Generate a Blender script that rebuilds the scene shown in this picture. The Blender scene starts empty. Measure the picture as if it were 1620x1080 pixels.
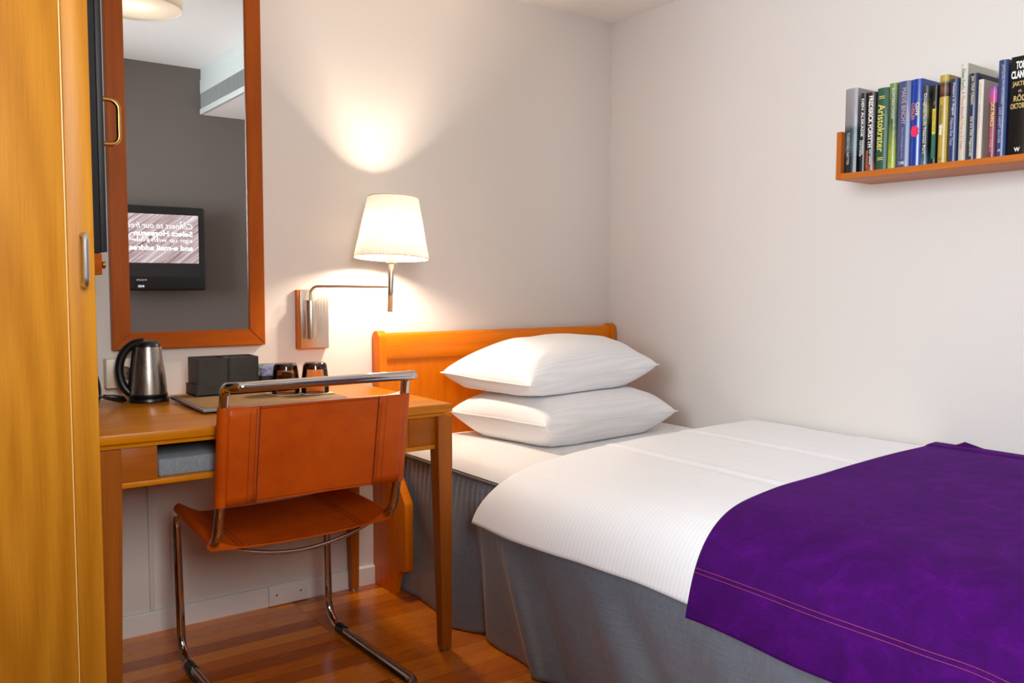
import bpy, bmesh, math, random
from mathutils import Vector, Matrix, noise
PI = math.pi
scene = bpy.context.scene
COL = scene.collection
random.seed(7)

# ------------------------------------------------------------------ camera, world, light, exposure
cam_d = bpy.data.cameras.new('camera'); cam = bpy.data.objects.new('camera', cam_d); COL.objects.link(cam)
CAM = Vector((-2.5672, -2.8015, 1.0983))
yaw, pitch, roll, FPX = .63, -.0686, .0038, 1365.66
fwd = Vector((math.sin(yaw) * math.cos(pitch), math.cos(yaw) * math.cos(pitch), math.sin(pitch)))
r0 = Vector((math.cos(yaw), -math.sin(yaw), 0)); u0 = r0.cross(fwd)
rgt = r0 * math.cos(roll) + u0 * math.sin(roll); up = -r0 * math.sin(roll) + u0 * math.cos(roll)
m3 = Matrix((rgt, up, -fwd)).transposed()
cam.matrix_world = Matrix.Translation(CAM) @ m3.to_4x4()
cam_d.sensor_fit = 'HORIZONTAL'; cam_d.sensor_width = 36.0; cam_d.lens = FPX / 1620 * 36
cam_d.clip_start = .02; cam_d.clip_end = 60
scene.camera = cam
vs = scene.view_settings
scene.display_settings.display_device = 'sRGB'
vs.view_transform = 'Standard'; vs.look = 'None'; vs.gamma = 1; vs.use_curve_mapping = False
vs.exposure = 0.36
scene.cycles.max_bounces = 10; scene.cycles.diffuse_bounces = 5; scene.cycles.glossy_bounces = 5
scene.cycles.transmission_bounces = 8; scene.cycles.transparent_max_bounces = 12
scene.cycles.sample_clamp_indirect = 6; scene.cycles.caustics_refractive = False; scene.cycles.caustics_reflective = False

world = bpy.data.worlds.new('overcast_sky'); scene.world = world; world.use_nodes = True
bg = world.node_tree.nodes['Background']; bg.inputs[0].default_value = (.78, .88, 1, 1); bg.inputs[1].default_value = 1.6


def lamp(name, kind, loc, power, color, size=.1, size_y=None, direction=None):
    d = bpy.data.lights.new(name, kind); d.energy = power; d.color = color
    o = bpy.data.objects.new(name, d); COL.objects.link(o); o.location = loc
    if kind == 'AREA':
        d.shape = 'RECTANGLE'; d.size = size; d.size_y = size_y or size
        o.rotation_euler = Vector(direction).to_track_quat('-Z', 'Y').to_euler()
    else:
        d.shadow_soft_size = size
    return o


# daylight outside the two windows behind and beside the camera
lamp('window_daylight', 'AREA', (-3.12, -2.28, 1.55), 116, (.87, .93, 1), 1.3, 1.3, (1, 0, -.06))
lamp('rear_window_daylight', 'AREA', (-2.40, -3.34, 1.76), 58, (1, .97, .94), .7, 1.2, (0.1, 1, -.02))

# ------------------------------------------------------------------ helpers
ROOT = {}


def link(o):
    COL.objects.link(o); return o


def thing(name, label, cat, loc=(0, 0, 0), rz=0, group=None, rot=None):
    o = link(bpy.data.objects.new(name, None)); o.empty_display_size = .05
    M = Matrix.Translation(loc) @ (rot.to_4x4() if rot else Matrix.Rotation(rz, 4, 'Z'))
    o.location = loc; o.rotation_euler = M.to_euler()
    o['label'] = label; o['category'] = cat
    if group: o['group'] = group
    ROOT[o.name] = M
    return o


def tag(o, label, cat, group=None):
    o['label'] = label; o['category'] = cat
    if group: o['group'] = group
    return o


def root_of(p):
    while p.parent: p = p.parent
    return p


def obj(name, bm, mat, parent=None, local=False, smooth=35, label=None, keep=False):
    """Link a bmesh as one mesh object. World coordinates unless local."""
    if not keep:
        bmesh.ops.recalc_face_normals(bm, faces=bm.faces)
    me = bpy.data.meshes.new(name)
    bm.to_mesh(me); bm.free()
    if parent is not None and not local:
        me.transform(ROOT[root_of(parent).name].inverted())
    for m in (mat if isinstance(mat, (list, tuple)) else [mat]):
        me.materials.append(m)
    if smooth:
        me.shade_smooth(); me.set_sharp_from_angle(angle=math.radians(smooth))
    o = link(bpy.data.objects.new(name, me))
    if parent is not None: o.parent = parent
    if label: o['label'] = label
    return o


def struct(name, bm, mat, parent=None, smooth=35):
    o = obj(name, bm, mat, parent, smooth=smooth)
    if parent is None: o['kind'] = 'structure'
    return o


def box(bm, a, b, bev=0, seg=2, mi=0):
    t = bmesh.new()
    x0, y0, z0 = a; x1, y1, z1 = b
    v = [t.verts.new(p) for p in ((x0, y0, z0), (x1, y0, z0), (x1, y1, z0), (x0, y1, z0), (x0, y0, z1), (x1, y0, z1), (x1, y1, z1), (x0, y1, z1))]
    for f in ((0, 3, 2, 1), (4, 5, 6, 7), (0, 1, 5, 4), (1, 2, 6, 5), (2, 3, 7, 6), (3, 0, 4, 7)):
        t.faces.new([v[i] for i in f])
    if bev:
        bmesh.ops.bevel(t, geom=t.edges[:], offset=bev, segments=seg, affect='EDGES', profile=.5)
    merge(bm, t, mi)
    return bm


def merge(bm, t, mi=0, M=None):
    mp = {}
    for v in t.verts:
        mp[v] = bm.verts.new(M @ v.co if M else v.co)
    for f in t.faces:
        try:
            nf = bm.faces.new([mp[v] for v in f.verts]); nf.material_index = mi or f.material_index
        except ValueError:
            pass
    t.free()


def BX(a, b, bev=0, seg=2):
    return box(bmesh.new(), a, b, bev, seg)


def prism(bm, poly, axis, a, b, bev=0, seg=2):
    """Extrude a 2-D polygon along an axis between a and b."""
    t = bmesh.new()

    def P(p, w):
        return {'x': (w, p[0], p[1]), 'y': (p[0], w, p[1]), 'z': (p[0], p[1], w)}[axis]
    A = [t.verts.new(P(p, a)) for p in poly]; B = [t.verts.new(P(p, b)) for p in poly]
    n = len(poly)
    t.faces.new(A); t.faces.new(B[::-1])
    for i in range(n):
        t.faces.new((A[i], B[i], B[(i + 1) % n], A[(i + 1) % n]))
    bmesh.ops.recalc_face_normals(t, faces=t.faces)
    if bev:
        cap = [e for e in t.edges if len(e.link_faces) == 2 and (len(e.link_faces[0].verts) == n or len(e.link_faces[1].verts) == n)] if n > 4 else t.edges[:]
        bmesh.ops.bevel(t, geom=cap, offset=bev, segments=seg, affect='EDGES', profile=.5)
    merge(bm, t)
    return bm


def lathe(bm, prof, c, n=48, cap0=True, cap1=True, fn=None, axis=None):
    """Revolve (r, z) about a vertical axis at c; fn(angle, r, z) -> r."""
    t = bmesh.new(); rows = []
    for r, z in prof:
        row = []
        for k in range(n):
            a = 2 * PI * k / n; rr = fn(a, r, z) if fn else r
            row.append(t.verts.new((rr * math.cos(a), rr * math.sin(a), z)))
        rows.append(row)
    for i in range(len(rows) - 1):
        for k in range(n):
            t.faces.new((rows[i][k], rows[i][(k + 1) % n], rows[i + 1][(k + 1) % n], rows[i + 1][k]))
    if cap0: t.faces.new(rows[0][::-1])
    if cap1: t.faces.new(rows[-1])
    M = Matrix.Translation(c)
    if axis is not None: M = M @ axis.to_4x4()
    merge(bm, t, 0, M)
    return bm


def fillet(pts, radii, n=7):
    """Round the corners of a polyline."""
    P = [Vector(p) for p in pts]; out = [P[0]]
    for i in range(1, len(P) - 1):
        r = radii[i] if isinstance(radii, (list, tuple)) else radii
        a, b, c = P[i - 1], P[i], P[i + 1]
        d1 = (a - b); d2 = (c - b); l1, l2 = d1.length, d2.length; d1.normalize(); d2.normalize()
        ang = d1.angle(d2)
        if r <= 0 or ang > PI - .02: out.append(b); continue
        cut = min(r / math.tan(ang / 2), l1 * .49, l2 * .49); r = cut * math.tan(ang / 2)
        bis = (d1 + d2).normalized(); ctr = b + bis * (r / math.sin(ang / 2))
        s = b + d1 * cut - ctr; e = b + d2 * cut - ctr; tot = s.angle(e); ax = s.cross(e).normalized()
        for k in range(n + 1):
            out.append(ctr + Matrix.Rotation(tot * k / n, 3, ax) @ s)
    out.append(P[-1])
    return out


def tube(bm, pts, r, n=12, closed=False, cap=True):
    P = [Vector(p) for p in pts]
    P = [p for i, p in enumerate(P) if i == 0 or (p - P[i - 1]).length > 1e-6]
    N = len(P); rows = []; t = bmesh.new(); prev = None
    for i in range(N):
        if closed: T = (P[(i + 1) % N] - P[i - 1]).normalized()
        elif i == 0: T = (P[1] - P[0]).normalized()
        elif i == N - 1: T = (P[-1] - P[-2]).normalized()
        else: T = ((P[i + 1] - P[i]).normalized() + (P[i] - P[i - 1]).normalized()).normalized()
        if prev is None:
            ref = Vector((0, 0, 1)) if abs(T.z) < .9 else Vector((1, 0, 0))
            nrm = (ref - T * ref.dot(T)).normalized()
        else:
            nrm = (prev - T * prev.dot(T)).normalized()
        prev = nrm; bn = T.cross(nrm)
        rr = r[i] if isinstance(r, (list, tuple)) else r
        rows.append([t.verts.new(P[i] + (nrm * math.cos(2 * PI * k / n) + bn * math.sin(2 * PI * k / n)) * rr) for k in range(n)])
    for i in range(N - (0 if closed else 1)):
        a, b = rows[i], rows[(i + 1) % N]
        off = 0
        if closed and i == N - 1:
            off = min(range(n), key=lambda o: (a[0].co - b[o].co).length)
        for k in range(n):
            t.faces.new((a[k], a[(k + 1) % n], b[(k + 1 + off) % n], b[(k + off) % n]))
    if cap and not closed:
        t.faces.new(rows[0][::-1]); t.faces.new(rows[-1])
    merge(bm, t)
    return bm


def grid(bm, fn, nu, nv, closed_v=False):
    rows = [[bm.verts.new(fn(i / nu, j / nv)) for j in range(nv + (0 if closed_v else 1))] for i in range(nu + 1)]
    m = len(rows[0])
    for i in range(nu):
        for j in range(nv):
            bm.faces.new((rows[i][j], rows[i][(j + 1) % m], rows[i + 1][(j + 1) % m], rows[i + 1][j]))
    return rows


def solid(o, th, offset=-1):
    m = o.modifiers.new('thickness', 'SOLIDIFY'); m.thickness = th; m.offset = offset; return o


def subd(o, n=1):
    m = o.modifiers.new('smooth', 'SUBSURF'); m.levels = n; m.render_levels = n; return o


def lerp(a, b, t): return a + (b - a) * t


def sstep(a, b, x):
    t = max(0, min(1, (x - a) / (b - a))); return t * t * (3 - 2 * t)


def interp(tab, x):
    if x <= tab[0][0]: return tab[0][1]
    for (a, va), (b, vb) in zip(tab, tab[1:]):
        if x <= b: return lerp(va, vb, (x - a) / (b - a))
    return tab[-1][1]


def text(body, org, xd, yd, w, h, mat, parent, name='lettering', off=0.0, ext=.0004, shear=0, lift=.0004, align='l', spacing=1.0):
    """Flat lettering fitted into a w x h rectangle whose lower-left corner is org; runs along xd, stands along yd."""
    c = bpy.data.curves.new(name, 'FONT'); c.body = body; c.size = 1; c.offset = off; c.extrude = 0; c.shear = shear; c.resolution_u = 3
    c.space_line = .95 * spacing; c.align_x = {'l': 'LEFT', 'c': 'CENTER', 'r': 'RIGHT'}[align]
    o = link(bpy.data.objects.new('tmp', c)); dg = bpy.context.evaluated_depsgraph_get()
    me = bpy.data.meshes.new_from_object(o.evaluated_get(dg)); bpy.data.objects.remove(o); bpy.data.curves.remove(c)
    xs = [v.co.x for v in me.vertices]; ys = [v.co.y for v in me.vertices]
    x0, x1, y0, y1 = min(xs), max(xs), min(ys), max(ys)
    xd, yd = Vector(xd), Vector(yd); nd = xd.cross(yd)
    bm = bmesh.new(); bm.from_mesh(me); bpy.data.meshes.remove(me)
    for v in bm.verts:
        v.co = Vector(org) + xd * ((v.co.x - x0) / (x1 - x0) * w) + yd * ((v.co.y - y0) / (y1 - y0) * h) + nd * lift
    return obj(name, bm, mat, parent, smooth=0, keep=True)


# ------------------------------------------------------------------ materials
def lin(c):
    return tuple((x / 12.92 if x <= .04045 else ((x + .055) / 1.055) ** 2.4) for x in (v / 255 for v in c)) + (1,)


class NT:
    def __init__(s, name):
        s.m = bpy.data.materials.new(name); s.m.use_nodes = True; s.t = s.m.node_tree; s.n = s.t.nodes
        s.b = s.n['Principled BSDF']; s.out = s.n['Material Output']

    def add(s, typ, **kw):
        n = s.n.new(typ)
        for k, v in kw.items():
            if k.startswith('i_'): n.inputs[k[2:].replace('_', ' ')].default_value = v
            else: setattr(n, k, v)
        return n

    def link(s, a, b): s.t.links.new(a, b)

    def coords(s, scale=(1, 1, 1), rot=(0, 0, 0)):
        tc = s.add('ShaderNodeTexCoord'); mp = s.add('ShaderNodeMapping'); mp.inputs['Scale'].default_value = scale; mp.inputs['Rotation'].default_value = rot
        s.link(tc.outputs['Object'], mp.inputs['Vector']); return mp.outputs['Vector']

    def noise(s, vec, scale, detail=4, rough=.55, dist=0):
        n = s.add('ShaderNodeTexNoise'); n.inputs['Scale'].default_value = scale; n.inputs['Detail'].default_value = detail
        n.inputs['Roughness'].default_value = rough; n.inputs['Distortion'].default_value = dist; s.link(vec, n.inputs['Vector']); return n.outputs['Fac']

    def ramp(s, fac, stops):
        r = s.add('ShaderNodeValToRGB'); e = r.color_ramp.elements
        while len(e) < len(stops): e.new(.5)
        for el, (p, c) in zip(e, stops): el.position = p; el.color = c
        s.link(fac, r.inputs['Fac']); return r.outputs['Color']

    def mix(s, a, b, fac, mode='MIX'):
        n = s.add('ShaderNodeMix', data_type='RGBA', blend_type=mode)
        for sock, v in ((n.inputs[6], a), (n.inputs[7], b), (n.inputs[0], fac)):
            if isinstance(v, (tuple, float, int)): sock.default_value = v
            else: s.link(v, sock)
        return n.outputs[2]

    def bump(s, h, strength=.2, dist=.002):
        b = s.add('ShaderNodeBump'); b.inputs['Strength'].default_value = strength; b.inputs['Distance'].default_value = dist
        s.link(h, b.inputs['Height']); s.link(b.outputs['Normal'], s.b.inputs['Normal']); return b

    def set(s, **kw):
        for k, v in kw.items():
            k = k.replace('_', ' ')
            if isinstance(v, (tuple, float, int)): s.b.inputs[k].default_value = v
            else: s.link(v, s.b.inputs[k])
        return s


def plain(name, c, rough=.5, metal=0, **kw):
    n = NT(name); n.set(Base_Color=lin(c), Roughness=rough, Metallic=metal, **kw)
    v = n.coords(); n.bump(n.noise(v, 260, 2), .04, .001)
    return n.m


def wood(name, dark, light, axis='x', rough=.36, coat=.25, stretch=14, scale=2.2, fine=90, ring=False, contrast=1.0):
    n = NT(name)
    sc = [stretch] * 3; sc['xyz'.index(axis)] = 1.0
    v = n.coords(tuple(sc)); base = n.noise(v, scale, 5, .6, .5)
    if ring:                                                            # cathedral figure: tall ellipses about a point on the face
        w = n.add('ShaderNodeTexWave', wave_type='RINGS', rings_direction='Y'); w.inputs['Scale'].default_value = 9
        w.inputs['Distortion'].default_value = 1.5; w.inputs['Detail'].default_value = 2; w.inputs['Detail Scale'].default_value = 1.6
        tc = n.add('ShaderNodeTexCoord'); mp = n.add('ShaderNodeMapping'); mp.inputs['Location'].default_value = (-.215, 0, -.09); mp.inputs['Scale'].default_value = (1, 1, .11)
        n.link(tc.outputs['Object'], mp.inputs['Vector']); n.link(mp.outputs['Vector'], w.inputs['Vector'])
        base = n.mix(base, w.outputs['Fac'], .32)
    col = n.ramp(base, [(.5 - .28 / contrast, lin(dark)), (.5 + .28 / contrast, lin(light))])
    sf = [fine] * 3; sf['xyz'.index(axis)] = 2.5
    f = n.noise(n.coords(tuple(sf)), 3, 3, .7)
    col = n.mix(col, n.ramp(f, [(.3, (.78, .72, .68, 1)), (.6, (1, 1, 1, 1))]), .55, 'MULTIPLY')
    n.set(Base_Color=col, Roughness=rough, Coat_Weight=0.0, Specular_IOR_Level=.22)
    n.bump(f, .06, .0006)
    return n.m


def fabric(name, c, c2=None, scale=900, rough=.9, sheen=.3, bump=.25, sheen_tint=None):
    n = NT(name); v = n.coords()
    f = n.noise(n.coords((1, 1, .15)), scale, 2, .6); g = n.noise(n.coords((.15, .15, 1)), scale, 2, .6)
    h = n.mix(f, g, .5)
    col = n.ramp(h, [(.35, lin(c)), (.65, lin(c2 or c))])
    n.set(Base_Color=col, Roughness=rough, Sheen_Weight=sheen, Sheen_Roughness=.4)
    if sheen_tint: n.set(Sheen_Tint=lin(sheen_tint))
    n.bump(h, bump, .001)
    return n.m


def wall_mat(name, c):
    n = NT(name); f = n.noise(n.coords((1, 1, .35)), 420, 2, .6); g = n.noise(n.coords((.3, .3, 1)), 420, 2, .6); h = n.mix(f, g, .5)
    n.set(Base_Color=n.ramp(h, [(.3, lin(tuple(x * .975 for x in c))), (.7, lin(c))]), Roughness=.75)
    n.bump(h, .22, .0008)
    return n.m


M = {}
M['wall'] = wall_mat('wallpaper_offwhite', (222, 213, 206))
M['taupe'] = wall_mat('wallpaper_taupe', (112, 103, 98))
M['ceiling'] = plain('ceiling_paint', (247, 241, 235), .85)
M['white'] = plain('white_paint', (226, 222, 220), .5)
M['desk'] = wood('desk_cherry', (180, 102, 0), (220, 138, 2), 'x', .3, .4)
M['deskv'] = wood('leg_cherry', (142, 74, 14), (178, 100, 28), 'z', .36, .3)
M['drawer'] = wood('drawer_cherry', (150, 78, 12), (178, 98, 22), 'x', .4, .2)
M['headh'] = wood('headboard_cherry', (214, 106, 0), (238, 134, 8), 'x', .36, .3, contrast=.9)
M['headv'] = wood('headboard_boards', (206, 100, 0), (234, 128, 8), 'z', .38, .3, contrast=.9)
M['frameh'] = wood('mirror_frame_rail', (150, 66, 2), (184, 90, 10), 'x', .34, .3)
M['framev'] = wood('mirror_frame_stile', (144, 64, 2), (176, 86, 10), 'z', .34, .3)
M['shelf'] = wood('shelf_cherry', (176, 92, 30), (200, 114, 44), 'y', .4, .2)
M['wardrobe'] = wood('wardrobe_cherry', (170, 106, 16), (202, 136, 36), 'z', .38, .25, ring=True, contrast=.8)
M['wardrobe2'] = wood('wardrobe_stile_cherry', (160, 98, 16), (184, 118, 28), 'z', .38, .25)
M['lampwood'] = wood('lamp_block_cherry', (190, 96, 28), (214, 120, 40), 'z', .4, .2)
M['black'] = plain('black_plastic', (16, 16, 17), .35)
M['blackmat'] = plain('black_laminate', (20, 19, 24), .5)
M['chrome'] = plain('chrome', (205, 200, 196), .06, 1)
M['steel'] = plain('brushed_steel', (196, 188, 180), .3, 1)
M['brass'] = plain('brass', (196, 150, 84), .25, 1)
M['alu'] = plain('aluminium', (206, 206, 210), .28, 1)
M['paper'] = plain('paper_pages', (226, 216, 196), .9)
M['plastic_white'] = plain('socket_plastic', (226, 208, 188), .4)


def brushed(name, c):
    n = NT(name); f = n.noise(n.coords((1, 1, .02)), 420, 3, .6)
    n.set(Base_Color=lin(c), Metallic=1.0, Roughness=n.ramp(f, [(.3, (.24, .24, .24, 1)), (.7, (.42, .42, .42, 1))])); n.bump(f, .05, .0004)
    return n.m


M['kettle'] = brushed('kettle_steel', (158, 150, 142))
M['lampsteel'] = brushed('lamp_steel', (206, 192, 178))


def floor_mat():
    n = NT('cherry_plank_floor'); v = n.coords()
    b = n.add('ShaderNodeTexBrick'); n.link(v, b.inputs['Vector'])
    b.offset = .37; b.offset_frequency = 1; b.squash = 1
    for k, val in (('Scale', 1.0), ('Mortar Size', .0006), ('Mortar Smooth', .1), ('Bias', 0.0), ('Brick Width', .62), ('Row Height', .066)): b.inputs[k].default_value = val
    b.inputs['Color1'].default_value = (0, 0, 0, 1); b.inputs['Color2'].default_value = (1, 1, 1, 1); b.inputs['Mortar'].default_value = (.3, .3, .3, 1)
    tone = n.ramp(b.outputs['Color'], [(0, lin((160, 72, 4))), (.5, lin((206, 106, 12))), (1, lin((240, 144, 30)))])
    g = n.noise(n.coords((1.2, 26, 26)), 2.4, 5, .65, .4)
    col = n.mix(tone, n.ramp(g, [(.28, (.66, .58, .5, 1)), (.62, (1, 1, 1, 1))]), .5, 'MULTIPLY')
    col = n.mix(col, lin((46, 20, 8)), n.ramp(b.outputs['Fac'], [(0, (0, 0, 0, 1)), (1, (.7, .7, .7, 1))]))
    n.set(Base_Color=col, Roughness=n.ramp(g, [(.2, (.2, .2, .2, 1)), (.8, (.32, .32, .32, 1))]), Coat_Weight=.3, Coat_Roughness=.12)
    n.bump(b.outputs['Fac'], -.15, .0006)
    return n.m


M['floor'] = floor_mat()


def leather(name, a, b):
    n = NT(name); v = n.coords()
    c = n.ramp(n.noise(v, 7, 6, .65, .3), [(.3, lin(a)), (.7, lin(b))])
    h = n.noise(v, 420, 4, .6)
    n.set(Base_Color=c, Roughness=.42, Specular_IOR_Level=.3); n.bump(h, .12, .0008)
    return n.m


M['leather'] = leather('cognac_leather', (172, 64, 0), (202, 86, 2))
M['thread'] = plain('dark_thread', (70, 22, 10), .8)


def linen(name, axis, pitch, c=(238, 236, 236), depth=.5):
    """White cotton with a woven satin stripe."""
    n = NT(name); tc = n.add('ShaderNodeTexCoord'); sp = n.add('ShaderNodeSeparateXYZ'); n.link(tc.outputs['Object'], sp.inputs[0])
    mu = n.add('ShaderNodeMath', operation='MULTIPLY'); n.link(sp.outputs[axis], mu.inputs[0]); mu.inputs[1].default_value = 2 * PI / pitch
    si = n.add('ShaderNodeMath', operation='SINE'); n.link(mu.outputs[0], si.inputs[0])
    f = n.add('ShaderNodeMath', operation='MULTIPLY_ADD'); n.link(si.outputs[0], f.inputs[0]); f.inputs[1].default_value = .5; f.inputs[2].default_value = .5
    n.set(Base_Color=n.ramp(f.outputs[0], [(.25, lin(tuple(x - 6 for x in c))), (.75, lin(c))]), Roughness=.72, Sheen_Weight=.15)
    n.bump(f.outputs[0], depth, .0008)
    return n.m


M['duvet'] = linen('striped_duvet_cotton', 'Y', .0125, (248, 248, 250), .22)
M['pillow'] = linen('striped_pillow_cotton', 'Y', .0105, (244, 243, 244), .16)
M['sheet'] = fabric('white_sheet', (236, 233, 231), (242, 240, 238), 700, .8, .1, .08)


def velvet():
    n = NT('purple_velvet'); v = n.coords()
    a = n.noise(v, 13, 8, .75, .6); f = n.noise(n.coords((30, 900, 900)), 1, 3, .6); g = n.noise(n.coords((600, 40, 600)), 1, 3, .6)
    c = n.ramp(n.mix(a, n.mix(f, g, .5), .45), [(.27, lin((40, 0, 58))), (.5, lin((64, 0, 92))), (.73, lin((96, 4, 132)))])
    n.set(Base_Color=c, Roughness=.85, Sheen_Weight=.2, Sheen_Roughness=.35, Sheen_Tint=lin((150, 20, 200)), Specular_IOR_Level=.15); n.bump(n.mix(f, g, .5), .3, .001)
    return n.m


M['velvet'] = velvet()
M['orange_thread'] = plain('orange_thread', (204, 92, 72), .7)


def satin():
    n = NT('grey_satin_skirt'); f = n.noise(n.coords((700, 700, 10)), 1, 4, .7); g = n.noise(n.coords((12, 12, 800)), 1, 3, .6)
    s = n.noise(n.coords((500, 500, 14)), 1, 1, .5)
    c = n.ramp(n.mix(f, g, .35), [(.3, lin((88, 95, 105))), (.6, lin((128, 137, 149)))])
    c = n.mix(c, lin((170, 176, 182)), n.ramp(s, [(.7, (0, 0, 0, 1)), (.8, (.5, .5, .5, 1))]))
    n.set(Base_Color=c, Roughness=.36, Specular_IOR_Level=.8, Sheen_Weight=.2, Anisotropic=.4); n.bump(n.mix(f, g, .5), .15, .0006)
    return n.m


M['satin'] = satin()
M['blanket_edge'] = fabric('dark_satin_welt', (62, 54, 48), (78, 70, 62), 500, .6, .2, .1)


def shade_mat(name, c, trans):
    n = NT(name); n.n.remove(n.b)
    d = n.add('ShaderNodeBsdfDiffuse'); d.inputs[0].default_value = lin(c)
    t = n.add('ShaderNodeBsdfTranslucent'); t.inputs[0].default_value = lin(c)
    m = n.add('ShaderNodeMixShader'); m.inputs[0].default_value = trans
    n.link(d.outputs[0], m.inputs[1]); n.link(t.outputs[0], m.inputs[2]); n.link(m.outputs[0], n.out.inputs[0])
    return n.m


def pleated_shade():
    n = NT('pleated_shade_cloth'); n.n.remove(n.b)
    mp = n.coords(); sub = n.add('ShaderNodeVectorMath', operation='SUBTRACT'); n.link(mp, sub.inputs[0]); sub.inputs[1].default_value = (.202, -.2, .2)
    g = n.add('ShaderNodeTexGradient', gradient_type='RADIAL'); n.link(sub.outputs[0], g.inputs[0])
    m1 = n.add('ShaderNodeMath', operation='MULTIPLY'); n.link(g.outputs['Fac'], m1.inputs[0]); m1.inputs[1].default_value = 72.0
    fr = n.add('ShaderNodeMath', operation='FRACT'); n.link(m1.outputs[0], fr.inputs[0])
    d = n.add('ShaderNodeBsdfDiffuse'); d.inputs[0].default_value = lin((250, 244, 232))
    t = n.add('ShaderNodeBsdfTranslucent')           # the cloth is double where a pleat folds over
    n.link(n.ramp(fr.outputs[0], [(0, (.040, .036, .030, 1)), (.2, (.10, .094, .084, 1)), (.7, (.105, .098, .088, 1)), (1, (.05, .045, .038, 1))]), t.inputs[0])
    m = n.add('ShaderNodeMixShader'); m.inputs[0].default_value = .5
    n.link(d.outputs[0], m.inputs[1]); n.link(t.outputs[0], m.inputs[2]); n.link(m.outputs[0], n.out.inputs[0])
    return n.m


M['shade'] = pleated_shade()
M['drum'] = shade_mat('drum_shade_cloth', (244, 238, 228), .4)


def emit(name, c, s):
    n = NT(name); n.set(Base_Color=(0, 0, 0, 1), Emission_Color=lin(c), Emission_Strength=s); return n.m


def pane_mat(name, tint, gloss):
    n = NT(name); n.n.remove(n.b)
    t = n.add('ShaderNodeBsdfTransparent'); t.inputs[0].default_value = tint
    g = n.add('ShaderNodeBsdfGlossy'); g.inputs['Roughness'].default_value = .01
    fr = n.add('ShaderNodeLayerWeight'); fr.inputs[0].default_value = gloss
    m = n.add('ShaderNodeMixShader'); n.link(fr.outputs['Fresnel'], m.inputs[0])
    n.link(t.outputs[0], m.inputs[1]); n.link(g.outputs[0], m.inputs[2]); n.link(m.outputs[0], n.out.inputs[0])
    return n.m


M['pane'] = pane_mat('window_glass', (.95, .97, .97, 1), .4)
M['smoke'] = pane_mat('smoked_glass', (.88, .70, .52, 1), .32)
M['smoke_base'] = pane_mat('thick_smoked_glass', (.22, .14, .10, 1), .4)
mm = NT('mirror_silver'); mm.set(Base_Color=(.9, .91, .9, 1), Metallic=1.0, Roughness=.0); M['mirror'] = mm.m

# ------------------------------------------------------------------ room shell
XW, YR, HC, HD = -2.98, -3.18, 2.5, 2.203      # left wall, rear wall, main ceiling, dropped ceiling
T = .12
struct('floor', BX((XW - T, YR - T, -.08), (T, T, 0)), M['floor'])
struct('wall_back', BX((XW - T, 0, 0), (T, T, HC)), M['wall'])
struct('wall_right', BX((0, YR - T, 0), (T, 0, HC)), M['wall'])


def holed(bm, axis, w0, w1, a0, a1, z1, h):
    """A wall slab with one window hole h = (ha, hb, za, zb)."""
    ha, hb, za, zb = h

    def b(p, q, z0, zz):
        if axis == 'x': box(bm, (w0, p, z0), (w1, q, zz))
        else: box(bm, (p, w0, z0), (q, w1, zz))
    b(a0, ha, 0, z1); b(hb, a1, 0, z1); b(ha, hb, 0, za); b(ha, hb, zb, z1)
    return bm


W1 = (-2.9, -1.66, .9, 2.2); W2 = (-2.74, -2.06, 1.16, 2.36)
struct('wall_left', holed(bmesh.new(), 'x', XW - T, XW, YR, 0, HC, W1), M['wall'])
struct('wall_rear', holed(bmesh.new(), 'y', YR - T, YR, XW - T, 0, HC, W2), M['taupe'])
struct('ceiling', BX((XW - T, YR - T, HC), (T, T, HC + .1)), M['ceiling'])
YD, XD = -.5, -.80
bm = bmesh.new()
prism(bm, [(XW, 0), (XW, YD), (XD, YD), (XD, YR), (0, YR), (0, 0)], 'z', HD, HC)
struct('ceiling_lowered', bm, M['ceiling'])


def window(name, axis, wall, h):
    ha, hb, za, zb = h; s = .05
    bm = bmesh.new(); d0, d1 = wall - .09, wall - .03
    mid = (ha + hb) / 2

    def b(p, q, z0, z1):
        if axis == 'x': box(bm, (d0, p, z0), (d1, q, z1), .004)
        else: box(bm, (p, d0, z0), (q, d1, z1), .004)
    b(ha, ha + s, za, zb); b(hb - s, hb, za, zb); b(ha + s, hb - s, za, za + s); b(ha + s, hb - s, zb - s, zb)
    if hb - ha > 1: b(mid - .025, mid + .025, za + s, zb - s)
    f = struct(name, bm, M['white'])
    bm = bmesh.new()
    if axis == 'x': box(bm, (wall - .062, ha + s, za + s), (wall - .058, hb - s, zb - s))
    else: box(bm, (ha + s, wall - .062, za + s), (hb - s, wall - .058, zb - s))
    obj('glass_pane', bm, M['pane'], f, local=True)
    bm = bmesh.new()
    if axis == 'x': box(bm, (wall - .03, ha - .02, za - .03), (wall + .06, hb + .02, za), .004)
    else: box(bm, (ha - .02, wall - .03, za - .03), (hb + .02, wall + .06, za), .004)
    obj('window_sill', bm, M['white'], f, local=True)


ROOT['window_1'] = ROOT['window_2'] = Matrix()
window('window_1', 'x', XW, W1); window('window_2', 'y', YR, W2)

# baseboards
BBP = lambda d, h: [(0, 0), (-d, 0), (-d, h - .004), (-d + .004, h), (0, h)]
struct('baseboard_back', prism(bmesh.new(), BBP(.014, .066), 'x', XW, 0), M['white'])
struct('baseboard_right', BX((-.014, YR, 0), (0, -.014, .066), .002), M['white'])
struct('baseboard_left', BX((XW, YR, 0), (XW + .014, -.014, .066), .002), M['white'])
struct('baseboard_rear', BX((XW + .014, YR, 0), (-.014, YR + .014, .066), .002), M['white'])
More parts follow.
